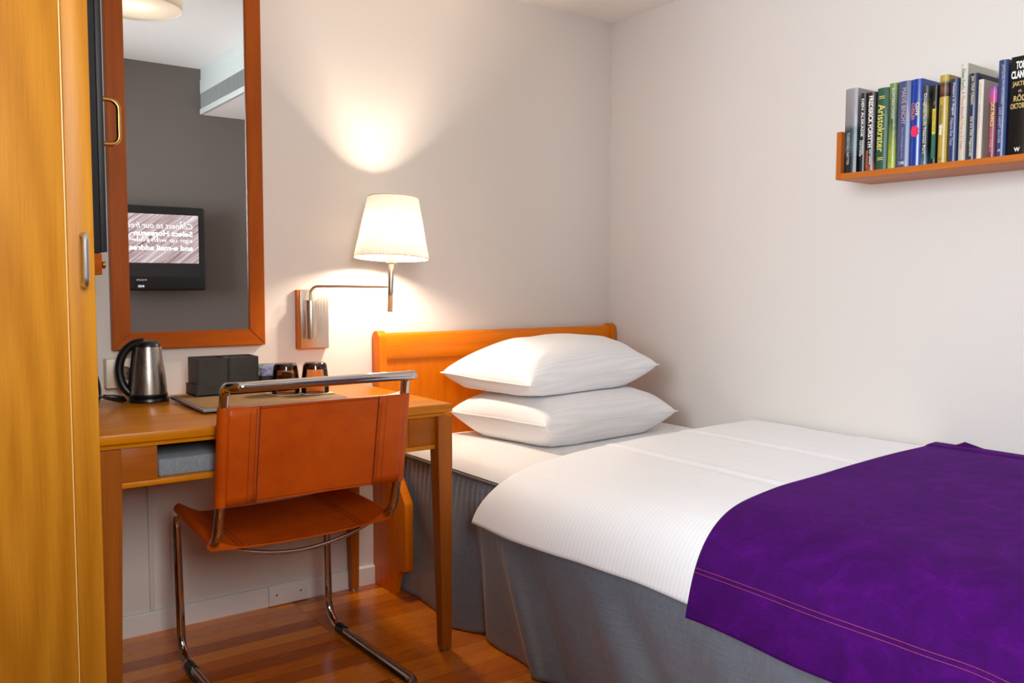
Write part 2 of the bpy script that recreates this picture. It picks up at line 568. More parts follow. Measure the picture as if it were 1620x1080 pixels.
# slim vertical cable strip under the desk
struct('trim_1', BX((-1.926, -.009, .067), (-1.912, 0, .70), .003), M['wall'])
cov = thing('junction_cover', 'small white cover plate with two screws on the baseboard under the desk', 'cover plate', (-1.482, -.014, 0))
obj('cover', BX((-1.551, -.026, .002), (-1.412, -.0141, .073), .004), M['white'], cov)
for x in (-1.525, -1.44):
    bm = bmesh.new(); lathe(bm, [(.003, 0), (.003, .0015)], (x, -.026, .038), 10, axis=Matrix.Rotation(PI / 2, 3, 'X')); obj('screw', bm, M['black'], cov)

# ------------------------------------------------------------------ wardrobe at the left edge
WX, WY = -2.2925, -1.30
wr = thing('wardrobe', 'tall honey-coloured cherry wardrobe at the left edge with a silver bow handle', 'wardrobe', (-2.63, -1.1, 0))
bm = bmesh.new(); box(bm, (XW + .005, WY + .02, 0), (WX, -.74, 2.3), .002)
obj('carcass', bm, M['wardrobe2'], wr)
obj('door', BX((XW + .006, WY - .004, .06), (-2.3340, WY + .0195, 2.29), .003), M['wardrobe'], wr)
obj('lit_edge_strip', BX((-2.3338, WY + .001, .06), (-2.3316, WY + .0195, 2.29)), plain('lit_edge_tone', (236, 184, 104), .35), wr)  # pale colour paints in the light caught along the door's edge
d2 = obj('side_door', BX((-2.3312, WY, .06), (WX, WY + .0195, 2.29), .0015), M['wardrobe'], wr)
bm = bmesh.new()
pts = fillet([(-2.3095, WY + .002, 1.170), (-2.3095, WY - .026, 1.170), (-2.3095, WY - .026, 1.091), (-2.3095, WY + .002, 1.091)], .012)
tube(bm, pts, .0046, 10); obj('handle', bm, M['alu'], d2)

# black wall cabinet between wardrobe and mirror
wc = thing('wall_cabinet', 'black wall cabinet with a brass bow handle between wardrobe and mirror', 'cabinet', (-2.5, -.25, 1.165))
obj('carcass', BX((-2.9, -.50, 1.165), (-2.132, -.002, 2.15), .002), M['blackmat'], wc)
dr = obj('door', BX((-2.1315, -.50, 1.168), (-2.117, -.004, 2.15), .002), M['blackmat'], wc)
bm = bmesh.new()
pts = fillet([(-2.1185, -.40, 1.556), (-2.062, -.40, 1.556), (-2.062, -.40, 1.444), (-2.1185, -.40, 1.444)], .022)
tube(bm, pts, .0062, 12); obj('handle', bm, M['brass'], dr)
bk = obj('bracket', BX((-2.19, -.50, 1.112), (-2.1295, -.42, 1.1645), .002), M['frameh'], wc)
bm = bmesh.new(); lathe(bm, [(.004, 0), (.004, .006), (.009, .008), (.009, .014), (.006, .016)], (-2.1297, -.46, 1.137), 14, axis=Matrix.Rotation(PI / 2, 3, 'Y')); obj('knob', bm, M['brass'], bk)

# ------------------------------------------------------------------ mirror
mr = thing('wall_mirror', 'tall wall mirror in a reddish-brown wooden frame above the desk', 'mirror', (-1.78, 0, .893))
X0, X1, Z0, Z1, FW, FD = -2.017, -1.550, .890, 2.16, .0525, .026
i0, i1, j0, j1 = X0 + FW, X1 - FW, Z0 + FW, Z1 - FW


def rail(pa, pb, pc, pd):
    """Mitred rail: outer edge pa-pb, inner edge pd-pc."""
    bm = bmesh.new(); fr = [bm.verts.new((p[0], -FD, p[1])) for p in (pa, pb, pc, pd)]; bk_ = [bm.verts.new((p[0], 0, p[1])) for p in (pa, pb, pc, pd)]
    bm.faces.new(fr); bm.faces.new(bk_[::-1])
    for k in range(4): bm.faces.new((fr[k], bk_[k], bk_[(k + 1) % 4], fr[(k + 1) % 4]))
    bmesh.ops.recalc_face_normals(bm, faces=bm.faces)
    bmesh.ops.bevel(bm, geom=[e for e in bm.edges if abs(e.verts[0].co.y + FD) < 1e-5 and abs(e.verts[1].co.y + FD) < 1e-5], offset=.0025, segments=2, affect='EDGES')
    return bm


obj('frame_rail', rail((X0, Z0), (X1, Z0), (i1, j0), (i0, j0)), M['frameh'], mr)
obj('frame_rail', rail((X0, Z1), (X1, Z1), (i1, j1), (i0, j1)), M['frameh'], mr)
obj('frame_stile', rail((X0, Z0), (X0, Z1), (i0, j1), (i0, j0)), M['framev'], mr)
obj('frame_stile', rail((X1, Z0), (X1, Z1), (i1, j1), (i1, j0)), M['framev'], mr)
obj('mirror_glass', BX((i0 - .004, -.019, j0 - .004), (i1 + .004, -.002, j1 + .004)), M['mirror'], mr)

# ------------------------------------------------------------------ wall lamp
wl = thing('wall_lamp', 'swing-arm wall lamp with a lit pleated cream shade beside the headboard', 'lamp', (-1.38, 0, 1.07))
obj('backplate', BX((-1.437, -.022, .869), (-1.324, 0, 1.07), .002), M['lampwood'], wl)
obj('metal_plate', BX((-1.4265, -.0255, .8715), (-1.3255, -.0221, 1.0685), .0008), M['lampsteel'], wl)
bm = bmesh.new(); lathe(bm, [(.0, .905), (.0185, .905), (.019, .907), (.019, 1.033), (.0185, 1.035), (.0, 1.035)], (-1.399, -.0452, 0), 32, False, False)
obj('socket_column', bm, M['lampsteel'], wl)
LC = Vector((-1.160, -.20, 0)); TILT = Matrix.Rotation(math.radians(4.3), 3, Vector((.80, .59, 0)).cross(Vector((0, 0, 1))).normalized() * -1)
ax0 = Vector((-1.178, -.2, 1.085))
bm = bmesh.new(); pts = fillet([(-1.399, -.0452, 1.03), (-1.399, -.0452, 1.082), (-1.178, -.2, 1.082)], [0, .045, 0]); tube(bm, pts, .0048, 12)
obj('arm', bm, M['lampsteel'], wl)
R3 = TILT
bm = bmesh.new(); lathe(bm, [(.0085, -.032), (.0092, -.030), (.0092, .072), (.0085, .074)], ax0, 20, axis=R3); obj('rod', bm, M['lampsteel'], wl)
bm = bmesh.new(); lathe(bm, [(.0075, -.088), (.0085, -.087), (.0085, -.0325), (.0075, -.032)], ax0, 20, axis=R3); obj('grip', bm, wood('pale_grip_wood', (196, 150, 104), (216, 172, 124), 'z', .5, .1), wl)
bm = bmesh.new(); lathe(bm, [(.012, .074), (.0165, .076), (.0165, .118), (.013, .122)], ax0, 24, axis=R3)
box_t = bmesh.new(); lathe(box_t, [(.004, 0), (.004, .012)], (0, 0, 0), 8, axis=Matrix.Rotation(PI / 2, 3, 'Y')); merge(bm, box_t, 0, Matrix.Translation(ax0 + R3 @ Vector((.014, -.004, .09))))
obj('bulb_holder', bm, plain('cream_plastic', (206, 190, 164), .5), wl)
bm = bmesh.new(); lathe(bm, [(.010, .122), (.011, .128), (.016, .145), (.019, .160), (.014, .176), (.0, .182)], ax0, 20, cap1=False, axis=R3); obj('bulb', bm, emit('bulb_glow', (255, 226, 180), 12), wl)
SH0, SH1, RB, RT = .093, .296, .1255, .085
pleat = lambda a, r, z: r * (1 + .016 * (abs(((a * 72 / (2 * PI)) % 1) - .5) * 2 - .5))
prof = [(lerp(RB, RT, k / 6), lerp(SH0, SH1, k / 6)) for k in range(7)]
bm = bmesh.new(); lathe(bm, prof, ax0, 432, False, False, pleat, axis=R3); sh = obj('lamp_shade', bm, M['shade'], wl, smooth=60)
M['binding'] = plain('shade_binding', (236, 224, 204), .7)
for r, z in ((RB, SH0), (RT, SH1)):
    bm = bmesh.new()
    tube(bm, [ax0 + R3 @ Vector((r * math.cos(a), r * math.sin(a), z)) for a in [2 * PI * k / 60 for k in range(60)]], .0018, 6, closed=True)
    obj('shade_ring', bm, M['binding'], sh)
bm = bmesh.new()
for k in range(3):
    a = 2 * PI * k / 3 + .4; tube(bm, [ax0 + R3 @ Vector((.012 * math.cos(a), .012 * math.sin(a), .12)), ax0 + R3 @ Vector((.13 * math.cos(a), .13 * math.sin(a), SH0 + .004))], .0012, 6)
obj('shade_spider', bm, M['alu'], sh)
lamp('wall_lamp_bulb', 'POINT', ax0 + R3 @ Vector((0, 0, .160)), 27, (1, .85, .68), .034)

# ------------------------------------------------------------------ desk
DX0, DX1, DY0, DZ = -2.195, -1.2265, -.668, .743
dk = thing('desk', 'cherry-wood writing desk with tapered legs below the mirror', 'desk', (-1.71, -.33, 0))
obj('desktop', BX((DX0, DY0, .7195), (DX1, -.003, DZ), .002), M['desk'], dk)
bm = bmesh.new(); box(bm, (DX0 + .012, DY0 + .012, .7075), (DX1 - .022, -.006, .7193)); obj('spacer', bm, M['desk'], dk)
LEGY0 = DY0 + .002


def leg(x0, x1, y0, y1, inner):
    """Square leg, tapering from the given inner side towards the floor."""
    bm = bmesh.new(); tp = .014
    bx0, bx1 = (x0 + tp, x1 - .001) if inner == 'l' else (x0 + .001, x1 - tp)
    by0, by1 = (y0 + .001, y1 - tp) if y0 < -.4 else (y0 + tp, y1 - .001)
    v = [bm.verts.new(p) for p in ((bx0, by0, .007), (bx1, by0, .007), (bx1, by1, .007), (bx0, by1, .007), (x0, y0, .6), (x1, y0, .6), (x1, y1, .6), (x0, y1, .6), (x0, y0, .707), (x1, y0, .7065), (x1, y1, .7065), (x0, y1, .707))]
    bm.faces.new((v[3], v[2], v[1], v[0])); bm.faces.new((v[8], v[9], v[10], v[11]))
    for o in (0, 4):
        for k in range(4): bm.faces.new((v[o + k], v[o + (k + 1) % 4], v[o + 4 + (k + 1) % 4], v[o + 4 + k]))
    bmesh.ops.bevel(bm, geom=[e for e in bm.edges if abs(e.verts[0].co.z - e.verts[1].co.z) > .05], offset=.0015, segments=1, affect='EDGES')
    lg = obj('leg', bm, M['deskv'], dk)
    g = bmesh.new(); lathe(g, [(.010, 0), (.012, .001), (.012, .006), (.009, .0075)], ((bx0 + bx1) / 2, (by0 + by1) / 2, 0), 18); obj('glide', g, M['steel'], lg)


LW = .047
leg(DX1 - LW, DX1, LEGY0, LEGY0 + LW, 'l'); leg(DX0 + .010, DX0 + .016 + LW, LEGY0, LEGY0 + LW, 'r')
leg(DX1 - .045, DX1 - .002, -.06, -.016, 'l'); leg(DX0 + .002, DX0 + .045, -.06, -.016, 'r')
AY = DY0 + .016
obj('bottom_board', BX((DX0 + LW + .0165, AY, .611), (DX1 - .05, -.03, .6235), .001), M['desk'], dk)
obj('drawer_front', BX((DX0 + LW + .0165, AY + .002, .6240), (-2.0485, AY + .02, .707), .001), M['drawer'], dk)
obj('drawer_front', BX((-1.362, AY + .002, .6240), (DX1 - LW - .001, AY + .02, .707), .001), M['drawer'], dk)
obj('divider', BX((-2.062, AY + .021, .6237), (-2.0485, -.03, .707)), M['drawer'], dk)
obj('divider', BX((-1.378, AY + .004, .6237), (-1.3625, -.03, .707)), M['drawer'], dk)
obj('back_panel', BX((DX0 + .05, -.028, .611), (DX1 - .05, -.016, .707)), M['drawer'], dk)
for xa, xb in ((DX0 + .003, DX0 + .02), (DX1 - .022, DX1 - .005)):
    obj('side_panel', BX((xa, DY0 + .05, .611), (xb, -.062, .707)), M['desk'], dk)

bm = BX((-2.043, AY + .016, .6238), (-1.60, -.18, .668), .007, 3)
gb = obj('fabric_box', bm, fabric('grey_linen', (112, 122, 132), (146, 156, 164), 650, .9, .2, .3)); tag(gb, 'flat grey linen-covered box lying in the desk compartment', 'box')

# ------------------------------------------------------------------ bed
bed = thing('bed', 'single bed with orange cherry headboard and grey satin skirt', 'bed', (-.57, -1.1, 0))


def cheek(xa, xb):
    arc = [(-.029 - .029 * math.sin(t), .893 + .030 * math.cos(t)) for t in [(-PI / 2 + PI * k / 12) for k in range(13)]]
    prof = [(-.002, 0), (-.002, .88)] + arc + [(-.058, .60), (-.064, .56), (-.094, .51), (-.185, .405), (-.234, .346), (-.242, .330), (-.242, .112), (-.234, .100), (-.205, .098), (-.182, .085), (-.162, .055), (-.150, .02), (-.145, 0)]
    return prism(bmesh.new(), prof, 'x', xa, xb, .002)


obj('cheek', cheek(-1.150, -1.118), M['headv'], bed); obj('cheek', cheek(-.040, -.010), M['headv'], bed)
prof = [(-.020, .818), (-.046, .818), (-.050, .83), (-.050, .895), (-.046, .907), (-.036, .914), (-.026, .914), (-.020, .908)]
obj('top_rail', prism(bmesh.new(), prof, 'x', -1.1178, -.0402), M['headh'], bed)
bm = bmesh.new()
nb = 9; bw = (1.1178 - .0402) / nb
for k in range(nb):
    xa = -1.1178 + k * bw; box(bm, (xa, -.040, .28), (xa + bw, -.024, .8178), .0012, 1)
obj('headboard_panel', bm, M['headv'], bed)
obj('bed_base', BX((-1.02, -2.19, .12), (-.016, -.062, .478), .01), M['blanket_edge'], bed)


# valance: left side and foot
def skirt_pt(s, t):
    """s along the perimeter (0..1), t from the floor (0) to the top (1)."""
    L1, L2 = 2.19, 1.06; d = s * (L1 + L2); z = .004 + t * .482
    if d < L1:
        x = -1.082; y = -.064 - d; n = Vector((-1, 0, 0))
    else:
        x = -1.082 + (d - L1); y = -.064 - L1; n = Vector((0, -1, 0))
    a = min(1, abs(d - L1) / .06); n = (n * (.5 + .5 * a) + (Vector((-1, -1, 0)).normalized()) * (.5 - .5 * a)).normalized()
    low = 1 - t
    off = .034 * low ** .8
    off *= .25 + .75 * sstep(0, .42, d)
    w = d + .55 * t * .48                                   # diagonal soft folds
    fold = .022 * (noise.noise(Vector((w * 3.4, 1.7, t * .7))) + .35 * noise.noise(Vector((w * 8, 4.2, t * 1.3))))
    for d0, k0, amp, wd in ((.40, .05, .026, .05), (.50, .07, -.030, .032), (.60, .30, .034, .042), (.70, .31, -.016, .03), (.98, .34, .022, .05), (1.08, .36, -.016, .04), (1.38, .30, .024, .06), (1.62, .3, -.016, .05)):
        q = (d - d0 - k0 * low) / wd; fold += amp * math.exp(-q * q) * low ** .6
    fold *= sstep(.08, .6, low) * .95 + .05
    gather = .0035 * math.sin(d * 210 + 3 * noise.noise(Vector((d * 6, 0, 3)))) * math.exp(-low * 7) * (1 - sstep(.96, 1, t)) * (1 if d < .9 else .4)
    p = Vector((x, y, z)) + n * (off + fold + gather + .006)
    return p


bm = bmesh.new(); grid(bm, skirt_pt, 640, 44)
sk = solid(obj('bed_skirt', bm, M['satin'], bed, keep=False), .003)
bm = bmesh.new(); tube(bm, [skirt_pt(k / 200, 1.0) + Vector((0, 0, -.002)) for k in range(201)], .0055, 8); obj('piping', bm, M['blanket_edge'], sk)
# padded top of the base and the mattress with its fitted sheet
bm = bmesh.new()


def rbox(bm, x0, x1, y0, y1, z0, z1, r, fn=None, n=26):
    """Soft-edged slab with a regular top grid."""
    def f(u, v):
        x = lerp(x0, x1, u); y = lerp(y0, y1, v)
        ex = min(x - x0, x1 - x, y - y0, y1 - y); k = sstep(0, 1, min(1, max(0, ex) / r))
        z = z0 + (z1 - z0) * math.sqrt(max(0, 1 - (1 - min(1, ex / r)) ** 2))
        return Vector((x, y, z + (fn(x, y) * k if fn else 0)))
    us = 70; rows = grid(bm, f, us, us * 2)
    lo = [bm.verts.new((x, y, z0)) for x, y in ((x0, y0), (x1, y0), (x1, y1), (x0, y1))]
    bm.faces.new(lo)
    return bm


obj('mattress', rbox(bmesh.new(), -1.076, -.018, -2.235, -.064, .488, .550, .12, lambda x, y: .003 * noise.noise(Vector((x * 5, y * 5, 0)))), M['sheet'], bed)


# pillows
def make_pillow(name, label, loc, rz, W, D, zseam, zt, zb, ht, hb, seed, tilt=(0, 0)):
    o = thing(name, label, 'pillow', loc, rz, 'pillows on the bed')
    bm = bmesh.new(); N = 64

    def base(u, v):
        x = W / 2 * u * (1 - .055 * (1 - v * v)); y = D / 2 * v * (1 - .065 * (1 - u * u))
        return x, y

    def wr(u, v, sgn):
        e = 1 - max(abs(u), abs(v)) ** 6
        q = Vector((u * 2.1 + seed, v * 2.1, sgn * 3))
        w = .007 * noise.noise(q) + .006 * noise.noise(q * 2.3) * (abs(u) + abs(v))
        for cu, cv in ((-1, -1), (1, -1), (-1, 1), (1, 1)):                # creases radiating out of the corners
            du, dv = u - cu, v - cv; rr = math.hypot(du, dv)
            w += .004 * math.sin(math.atan2(dv, du) * 13 + seed) * math.exp(-((rr - .42) / .25) ** 2)
        return w * e

    def surf(sgn):
        H = ht if sgn > 0 else hb

        def f(a, b):
            u, v = 2 * a - 1, 2 * b - 1
            u, v = math.sin(u * PI / 2) * .5 + u * .5, math.sin(v * PI / 2) * .5 + v * .5
            x, y = base(u, v)
            k = max(0, (1 - abs(u) ** 2.8) * (1 - abs(v) ** 2.8)) ** .5
            s = zseam + tilt[0] * u + tilt[1] * v + .006 * noise.noise(Vector((u * 1.5, v * 1.5, seed)))
            z = s + sgn * (H * k) + wr(u, v, sgn) * (1 if k > 0 else 0)
            if sgn > 0 and zt:
                z = z if z < zt - .02 else zt - .02 + .02 * (1 - math.exp(-(z - zt + .02) / .02))
            if sgn < 0: z = max(z, zb + .0008 * (1 + noise.noise(Vector((u * 4, v * 4, seed)))))
            return Vector((x, y, z))
        return f
    r1 = grid(bm, surf(1), N, N); r2 = grid(bm, surf(-1), N, N)
    bmesh.ops.remove_doubles(bm, verts=bm.verts, dist=.0008)
    inner = [v for v in bm.verts if abs(v.co.z - zb) > .003]
    for _ in range(7): bmesh.ops.smooth_vert(bm, verts=inner, factor=.5, use_axis_x=False, use_axis_y=False, use_axis_z=True)
    sl = obj('pillowcase', bm, M['pillow'], o, local=True, smooth=180)
    # seam welt round the rim
    rim = []
    for k in range(200):
        t = k / 200 * 4; sd = int(t); f = (t - sd) * 2 - 1
        u, v = ((f, -1), (1, f), (-f, 1), (-1, -f))[sd]; x, y = base(u, v)
        s = zseam + tilt[0] * u + tilt[1] * v + .006 * noise.noise(Vector((u * 1.5, v * 1.5, seed)))
        rim.append(Vector((x, y, s)))
    bm = bmesh.new(); tube(bm, rim, .0022, 6, closed=True); obj('seam', bm, M['sheet'], sl, local=True)
    return o


PZ = .5535
make_pillow('pillow', 'lower of the two stacked white pillows, lying on the sheet', (-.575, -.395, PZ), math.radians(6), .68, .50, .076, .168, .0004, .12, .13, 1.3, (-.008, -.004))
make_pillow('pillow', 'upper of the two stacked white pillows, lying on another pillow', (-.600, -.345, PZ + .168), math.radians(5), .645, .48, .062, None, .0004, .118, .11, 5.1, (.018, .004))

# duvet
HEAD = [(-.0, .606, 0)]
PH = [(-.022, .604), (-.31, .604), (-.64, .594), (-.80, .586), (-.867, .580), (-.941, .570), (-1.02, .556), (-1.08, .536), (-1.125, .512), (-1.155, .470), (-1.178, .415), (-1.186, .386)]
PT = [(-.022, .606), (-.30, .604), (-.457, .598), (-.655, .590), (-.80, .582), (-.88, .579), (-.98, .569), (-1.065, .542), (-1.114, .494), (-1.138, .450), (-1.150, .415), (-1.154, .390)]


def along(P, t):
    L = [0]
    for a, b in zip(P, P[1:]): L.append(L[-1] + math.hypot(b[0] - a[0], b[1] - a[1]))
    s = t * L[-1]
    for k in range(len(P) - 1):
        if s <= L[k + 1] or k == len(P) - 2:
            f = (s - L[k]) / (L[k + 1] - L[k]); return lerp(P[k][0], P[k + 1][0], f), lerp(P[k][1], P[k + 1][1], f)


def smooth_prof(P, n=200):
    pts = [along(P, k / n) for k in range(n + 1)]
    for _ in range(60):
        pts = [pts[0]] + [((a[0] + 2 * b[0] + c[0]) / 4, (a[1] + 2 * b[1] + c[1]) / 4) for a, b, c in zip(pts, pts[1:], pts[2:])] + [pts[-1]]
    return pts


SPH, SPT = smooth_prof(PH), smooth_prof(PT)


def prof_at(P, t):
    k = min(len(P) - 2, int(t * (len(P) - 1))); f = t * (len(P) - 1) - k
    return lerp(P[k][0], P[k + 1][0], f), lerp(P[k][1], P[k + 1][1], f)


DH, DF = -.755, -2.262


def duvet_pt(s, t):
    y = lerp(DH, DF, s); b = sstep(0, .48, s)
    xa, za = prof_at(SPH, t); xb, zb = prof_at(SPT, t)
    x, z = lerp(xa, xb, b), lerp(za, zb, b)
    y += (.055 * sstep(.86, 1, t) - .02 * math.exp(-((t - .78) / .1) ** 2)) * (1 - sstep(0, .25, s))
    top = 1 - sstep(.62, .8, t)
    rise = 1 - math.exp(-max(0, s) / .012)
    z -= (1 - rise) * .030 * top
    z += .005 * noise.noise(Vector((x * 3, y * 3, 2))) * top + .002 * noise.noise(Vector((x * 9, y * 7, 5))) * top
    for fx in (-.37, -.715, -1.035):                                     # ironed fold lines running down the bed
        d = x - fx; z += (.0024 * math.exp(-(d / .012) ** 2) - .0018 * math.exp(-((d + .02) / .014) ** 2)) * (.45 if fx < -1 else 1)
    z += .002 * math.exp(-((y + 1.25) / .012) ** 2) * top
    if t > .7:
        x += .006 * math.sin(y * 9 + 1) * sstep(.7, 1, t) + .004 * noise.noise(Vector((y * 7, 3, 0))) * sstep(.7, 1, t)
        z += .004 * noise.noise(Vector((y * 4, 8, 0))) * sstep(.9, 1, t)
    return Vector((x, y, z))


bm = bmesh.new(); grid(bm, duvet_pt, 240, 150)
dv = solid(obj('duvet', bm, M['duvet'], smooth=180), .014)
tag(dv, 'white striped duvet spread over the bed and hanging over its side', 'duvet')
dv.modifiers['thickness'].offset = -1

# purple throw
TH, TF = -1.462, -2.29
_tp = [SPT[0]]
for a, b, c in zip(SPT, SPT[1:], SPT[2:]):                              # the duvet's section, 8 mm further out
    d = Vector((c[0] - a[0], c[1] - a[1])).normalized(); _tp.append((b[0] + d.y * .009, b[1] - d.x * .009))
_tp[0] = (_tp[1][0] + .012, _tp[1][1] + .001); _tp += [(SPT[-1][0] - .011, SPT[-1][1]), (SPT[-1][0] - .014, SPT[-1][1] - .026)]
PTH = smooth_prof(_tp)


def throw_pt(s, t):
    y = lerp(TH, TF, s); x, z = prof_at(PTH, t)
    y -= (.012 * math.sin(t * PI) + .075 * sstep(.55, 1, t)) * (1 - s)
    lo = sstep(.72, 1, t); top = 1 - sstep(.6, .8, t)
    x -= .010 * sstep(.1, .9, s) * lo
    x += -.010 * lo + .007 * math.sin(y * 15 + .6) * lo * sstep(.85, 1, t) + .003 * noise.noise(Vector((y * 6, 9, t * 3))) * lo
    z += .004 * noise.noise(Vector((x * 4, y * 4, 7))) * top + .004
    x += .012 * math.sin(y * 26) * lo * sstep(.62, .9, s)
    z -= .008 * (1 - sstep(0, .012, s)) * top
    if t < .04: z += .004
    return Vector((x, y, z))


bm = bmesh.new(); grid(bm, throw_pt, 150, 170)
th = solid(obj('throw_blanket', bm, M['velvet'], smooth=180), .005)
tag(th, 'deep purple velvet throw with orange-stitched hem across the foot of the bed', 'blanket')
ROOT[th.name] = Matrix()


def stitches(bm, fn, t0, t1, n, r=.0009, dash=.62, lift=Vector((0, 0, 0))):
    for k in range(n):
        a = fn(lerp(t0, t1, k / n)); b = fn(lerp(t0, t1, (k + dash) / n))
        tube(bm, [a + lift, b + lift], r, 4)
    return bm


bm = bmesh.new()
for tt in (.913, .9205):
    stitches(bm, lambda s, tt=tt: throw_pt(s, tt) + Vector((-.0012, 0, .0006)), .004, .996, 190, .00055)
obj('hem_stitching', bm, M['orange_thread'], th)
# the far corner of the throw standing up against the wall
bm = bmesh.new()


def flap(a, b):
    y = lerp(-1.525, -1.60, a); h = .016 * (1 - a) * (1 - abs(2 * min(1, a * 3.2) - 1) * 0) * min(1, a * 6 + .15)
    return Vector((lerp(-.040, -.012, b), y - .02 * b, .622 + h * b))


grid(bm, flap, 12, 5); fl = solid(obj('folded_corner', bm, M['velvet'], th, smooth=180), .004)

# ------------------------------------------------------------------ chair
ch = thing('cantilever_chair', 'cantilever chair with tubular chrome frame and cognac leather sling at the desk', 'chair', (-1.673, -.499, 0), math.radians(.8))
HX, TR = .2465, .0125
half = [(-.235, -.337, TR + .003), (-.229, .222, TR + .003), (-.231, .247, .457), (-HX, -.162, .432), (-HX, -.205, .585), (-HX, -.238, .800), (-HX, -.246, .846), (-HX, -.306, .851)]
other = [(-x, y, z) for x, y, z in half[::-1]]
loop = half + other
rad = [.05, .07, .062, .07, 0, 0, .026, .034] + [.034, .026, 0, 0, .07, .062, .07, .05]
ext = [loop[-1]] + loop + [loop[0]]
pts = fillet(ext, [0] + rad + [0], 9)[1:-1]
bm = bmesh.new(); tube(bm, pts, TR, 20, closed=True); obj('frame', bm, M['chrome'], ch, local=True, smooth=180)


def sling(span, n, mid, r, centre, nrm, tang, front=None):
    """Leather wrapped round two parallel tubes: loops of cross-section placed along span."""
    bm = bmesh.new(); rows = []
    for k in range(n + 1):
        f = k / n; C = centre(f); loop_ = []
        cs = []
        hw = HX if front is None else lerp(HX - .001, front, f)
        for j in range(13):                                     # round the left tube
            a = PI / 2 + PI * j / 12; cs.append((-hw + r * math.cos(a), r * math.sin(a)))
        m2 = 16
        for j in range(1, m2): x = lerp(-hw, hw, j / m2); cs.append((x, -r - mid(x, f)))
        for j in range(13):
            a = -PI / 2 + PI * j / 12; cs.append((hw + r * math.cos(a), r * math.sin(a)))
        for j in range(1, m2):
            x = lerp(hw, -hw, j / m2); e = hw - abs(x); k2 = sstep(0, .055, e); cs.append((x, lerp(r, -r + .0045, k2) - mid(x, f)))
        rows.append([bm.verts.new(C + Vector((x, 0, 0)) + nrm(f) * h) for x, h in cs])
    m = len(rows[0])
    for i in range(n):
        for j in range(m): bm.faces.new((rows[i][j], rows[i][(j + 1) % m], rows[i + 1][(j + 1) % m], rows[i + 1][j]))
    bm.faces.new(rows[0][::-1]); bm.faces.new(rows[-1])
    return bm


# backrest: the leather passes behind the tubes
bz0, bz1 = .548, .797
bcen = lambda f: Vector((0, lerp(-.197, -.2365, f), lerp(bz0, bz1, f)))
bn = Vector((0, .988, .155)).normalized()
bmid = lambda x, f: -.008 * (1 - (x / HX) ** 2) * (.6 + .4 * math.cos(PI * f))
bck = obj('backrest', sling(1, 14, bmid, TR + .0032, bcen, lambda f: bn, None), M['leather'], ch, local=True, smooth=60)
bm = bmesh.new(); RR = TR + .0032


def bpt(x, f, lift=.0006): return bcen(f) + Vector((x, 0, 0)) + bn * (-RR - bmid(x, f) - lift)


for sx in (-1, 1):
    for xx in (.171, .186): stitches(bm, lambda t, xx=xx: bpt(sx * xx, t, .0020), .02, .98, 40, .0008)
for ff in (.025, .975): stitches(bm, lambda t, ff=ff: bpt(lerp(-.163, .163, t), ff), 0, 1, 56, .0008)
obj('stitching', bm, M['thread'], bck, local=True, smooth=0)
for sx in (-1, 1):
    bm = bmesh.new(); tube(bm, [bpt(sx * .1615, t / 10) for t in range(11)], .0010, 5); obj('seam', bm, M['thread'], bck, local=True)

# flaps where the leather is sewn back on itself
for sx in (-1, 1):
    def fp(a, b, sx=sx):
        return bpt(sx * lerp(.164, .2398, a), lerp(.004, .996, b)) + bn * -.0004
    bm = bmesh.new(); grid(bm, fp, 8, 10); solid(obj('leather_flap', bm, M['leather'], bck, local=True), .0018, 0)
# seat: hangs between the seat tubes and sags a little
scen = lambda f: Vector((0, lerp(-.135, .205, f), lerp(.4350, .4540, f)))
sn = Vector((0, -.055, .998)).normalized()
smid = lambda x, f: .011 * (1 - (x / HX) ** 2) - 2 * RR * 0
sm = obj('seat', sling(1, 12, lambda x, f: smid(x, f) - 0, RR, scen, lambda f: sn, None, .2325), M['leather'], ch, local=True, smooth=60)
bm = bmesh.new()
spt = lambda x, f: scen(f) + Vector((x, 0, 0)) + sn * (lerp(RR, -RR + .0045, sstep(0, .055, HX - abs(x))) - smid(x, f) + .0007)
for sx in (-1, 1):
    for xx in (.165, .178): stitches(bm, lambda t, xx=xx: spt(sx * xx, t), .02, .98, 46, .0008)
stitches(bm, lambda t: spt(lerp(-.155, .155, t), .02), 0, 1, 56, .0008)
obj('stitching', bm, M['thread'], sm, local=True, smooth=0)
bm = bmesh.new(); pts = [(lerp(-.222, .222, k / 24), -.115, .424 - .050 * (1 - (2 * k / 24 - 1) ** 2)) for k in range(25)]
tube(bm, pts, .0058, 10); obj('brace', bm, M['chrome'], ch, local=True, smooth=180)
for sx in (-1, 1):
    bm = bmesh.new()
    def gl(a, b, sx=sx):
        ang = PI + PI * b * 1.0; r = TR + .0022
        return Vector((sx * (lerp(.2303, .2344, a)) + r * math.cos(ang), lerp(.12, -.27, a), TR + .003 + r * math.sin(ang)))
    grid(bm, gl, 4, 12); g = obj('glide', bm, M['black'], ch, local=True); solid(g, .0022, 0)
    bm = bmesh.new(); tube(bm, [(sx * .2298, .15, TR + .0038), (sx * .2305, .105, TR + .003)], TR + .0026, 18); obj('clip', bm, M['black'], ch, local=True)

# ------------------------------------------------------------------ things on the desk
# tray
tr = thing('tray', 'flat rectangular tray with tan leather mat on the desk', 'tray', (-1.68, -.31, DZ))
TX0, TX1, TY0, TY1 = -1.888, -1.462, -.478, -.150
bm = bmesh.new(); box(bm, (TX0 + .03, TY0 + .03, DZ), (TX1 - .03, TY1 - .02, DZ + .006)); obj('foot_plate', bm, M['black'], tr)
obj('tray_board', BX((TX0, TY0, DZ + .006), (TX1, TY1, DZ + .0145), .0015), plain('tray_edge_lilac', (150, 148, 168), .4), tr)


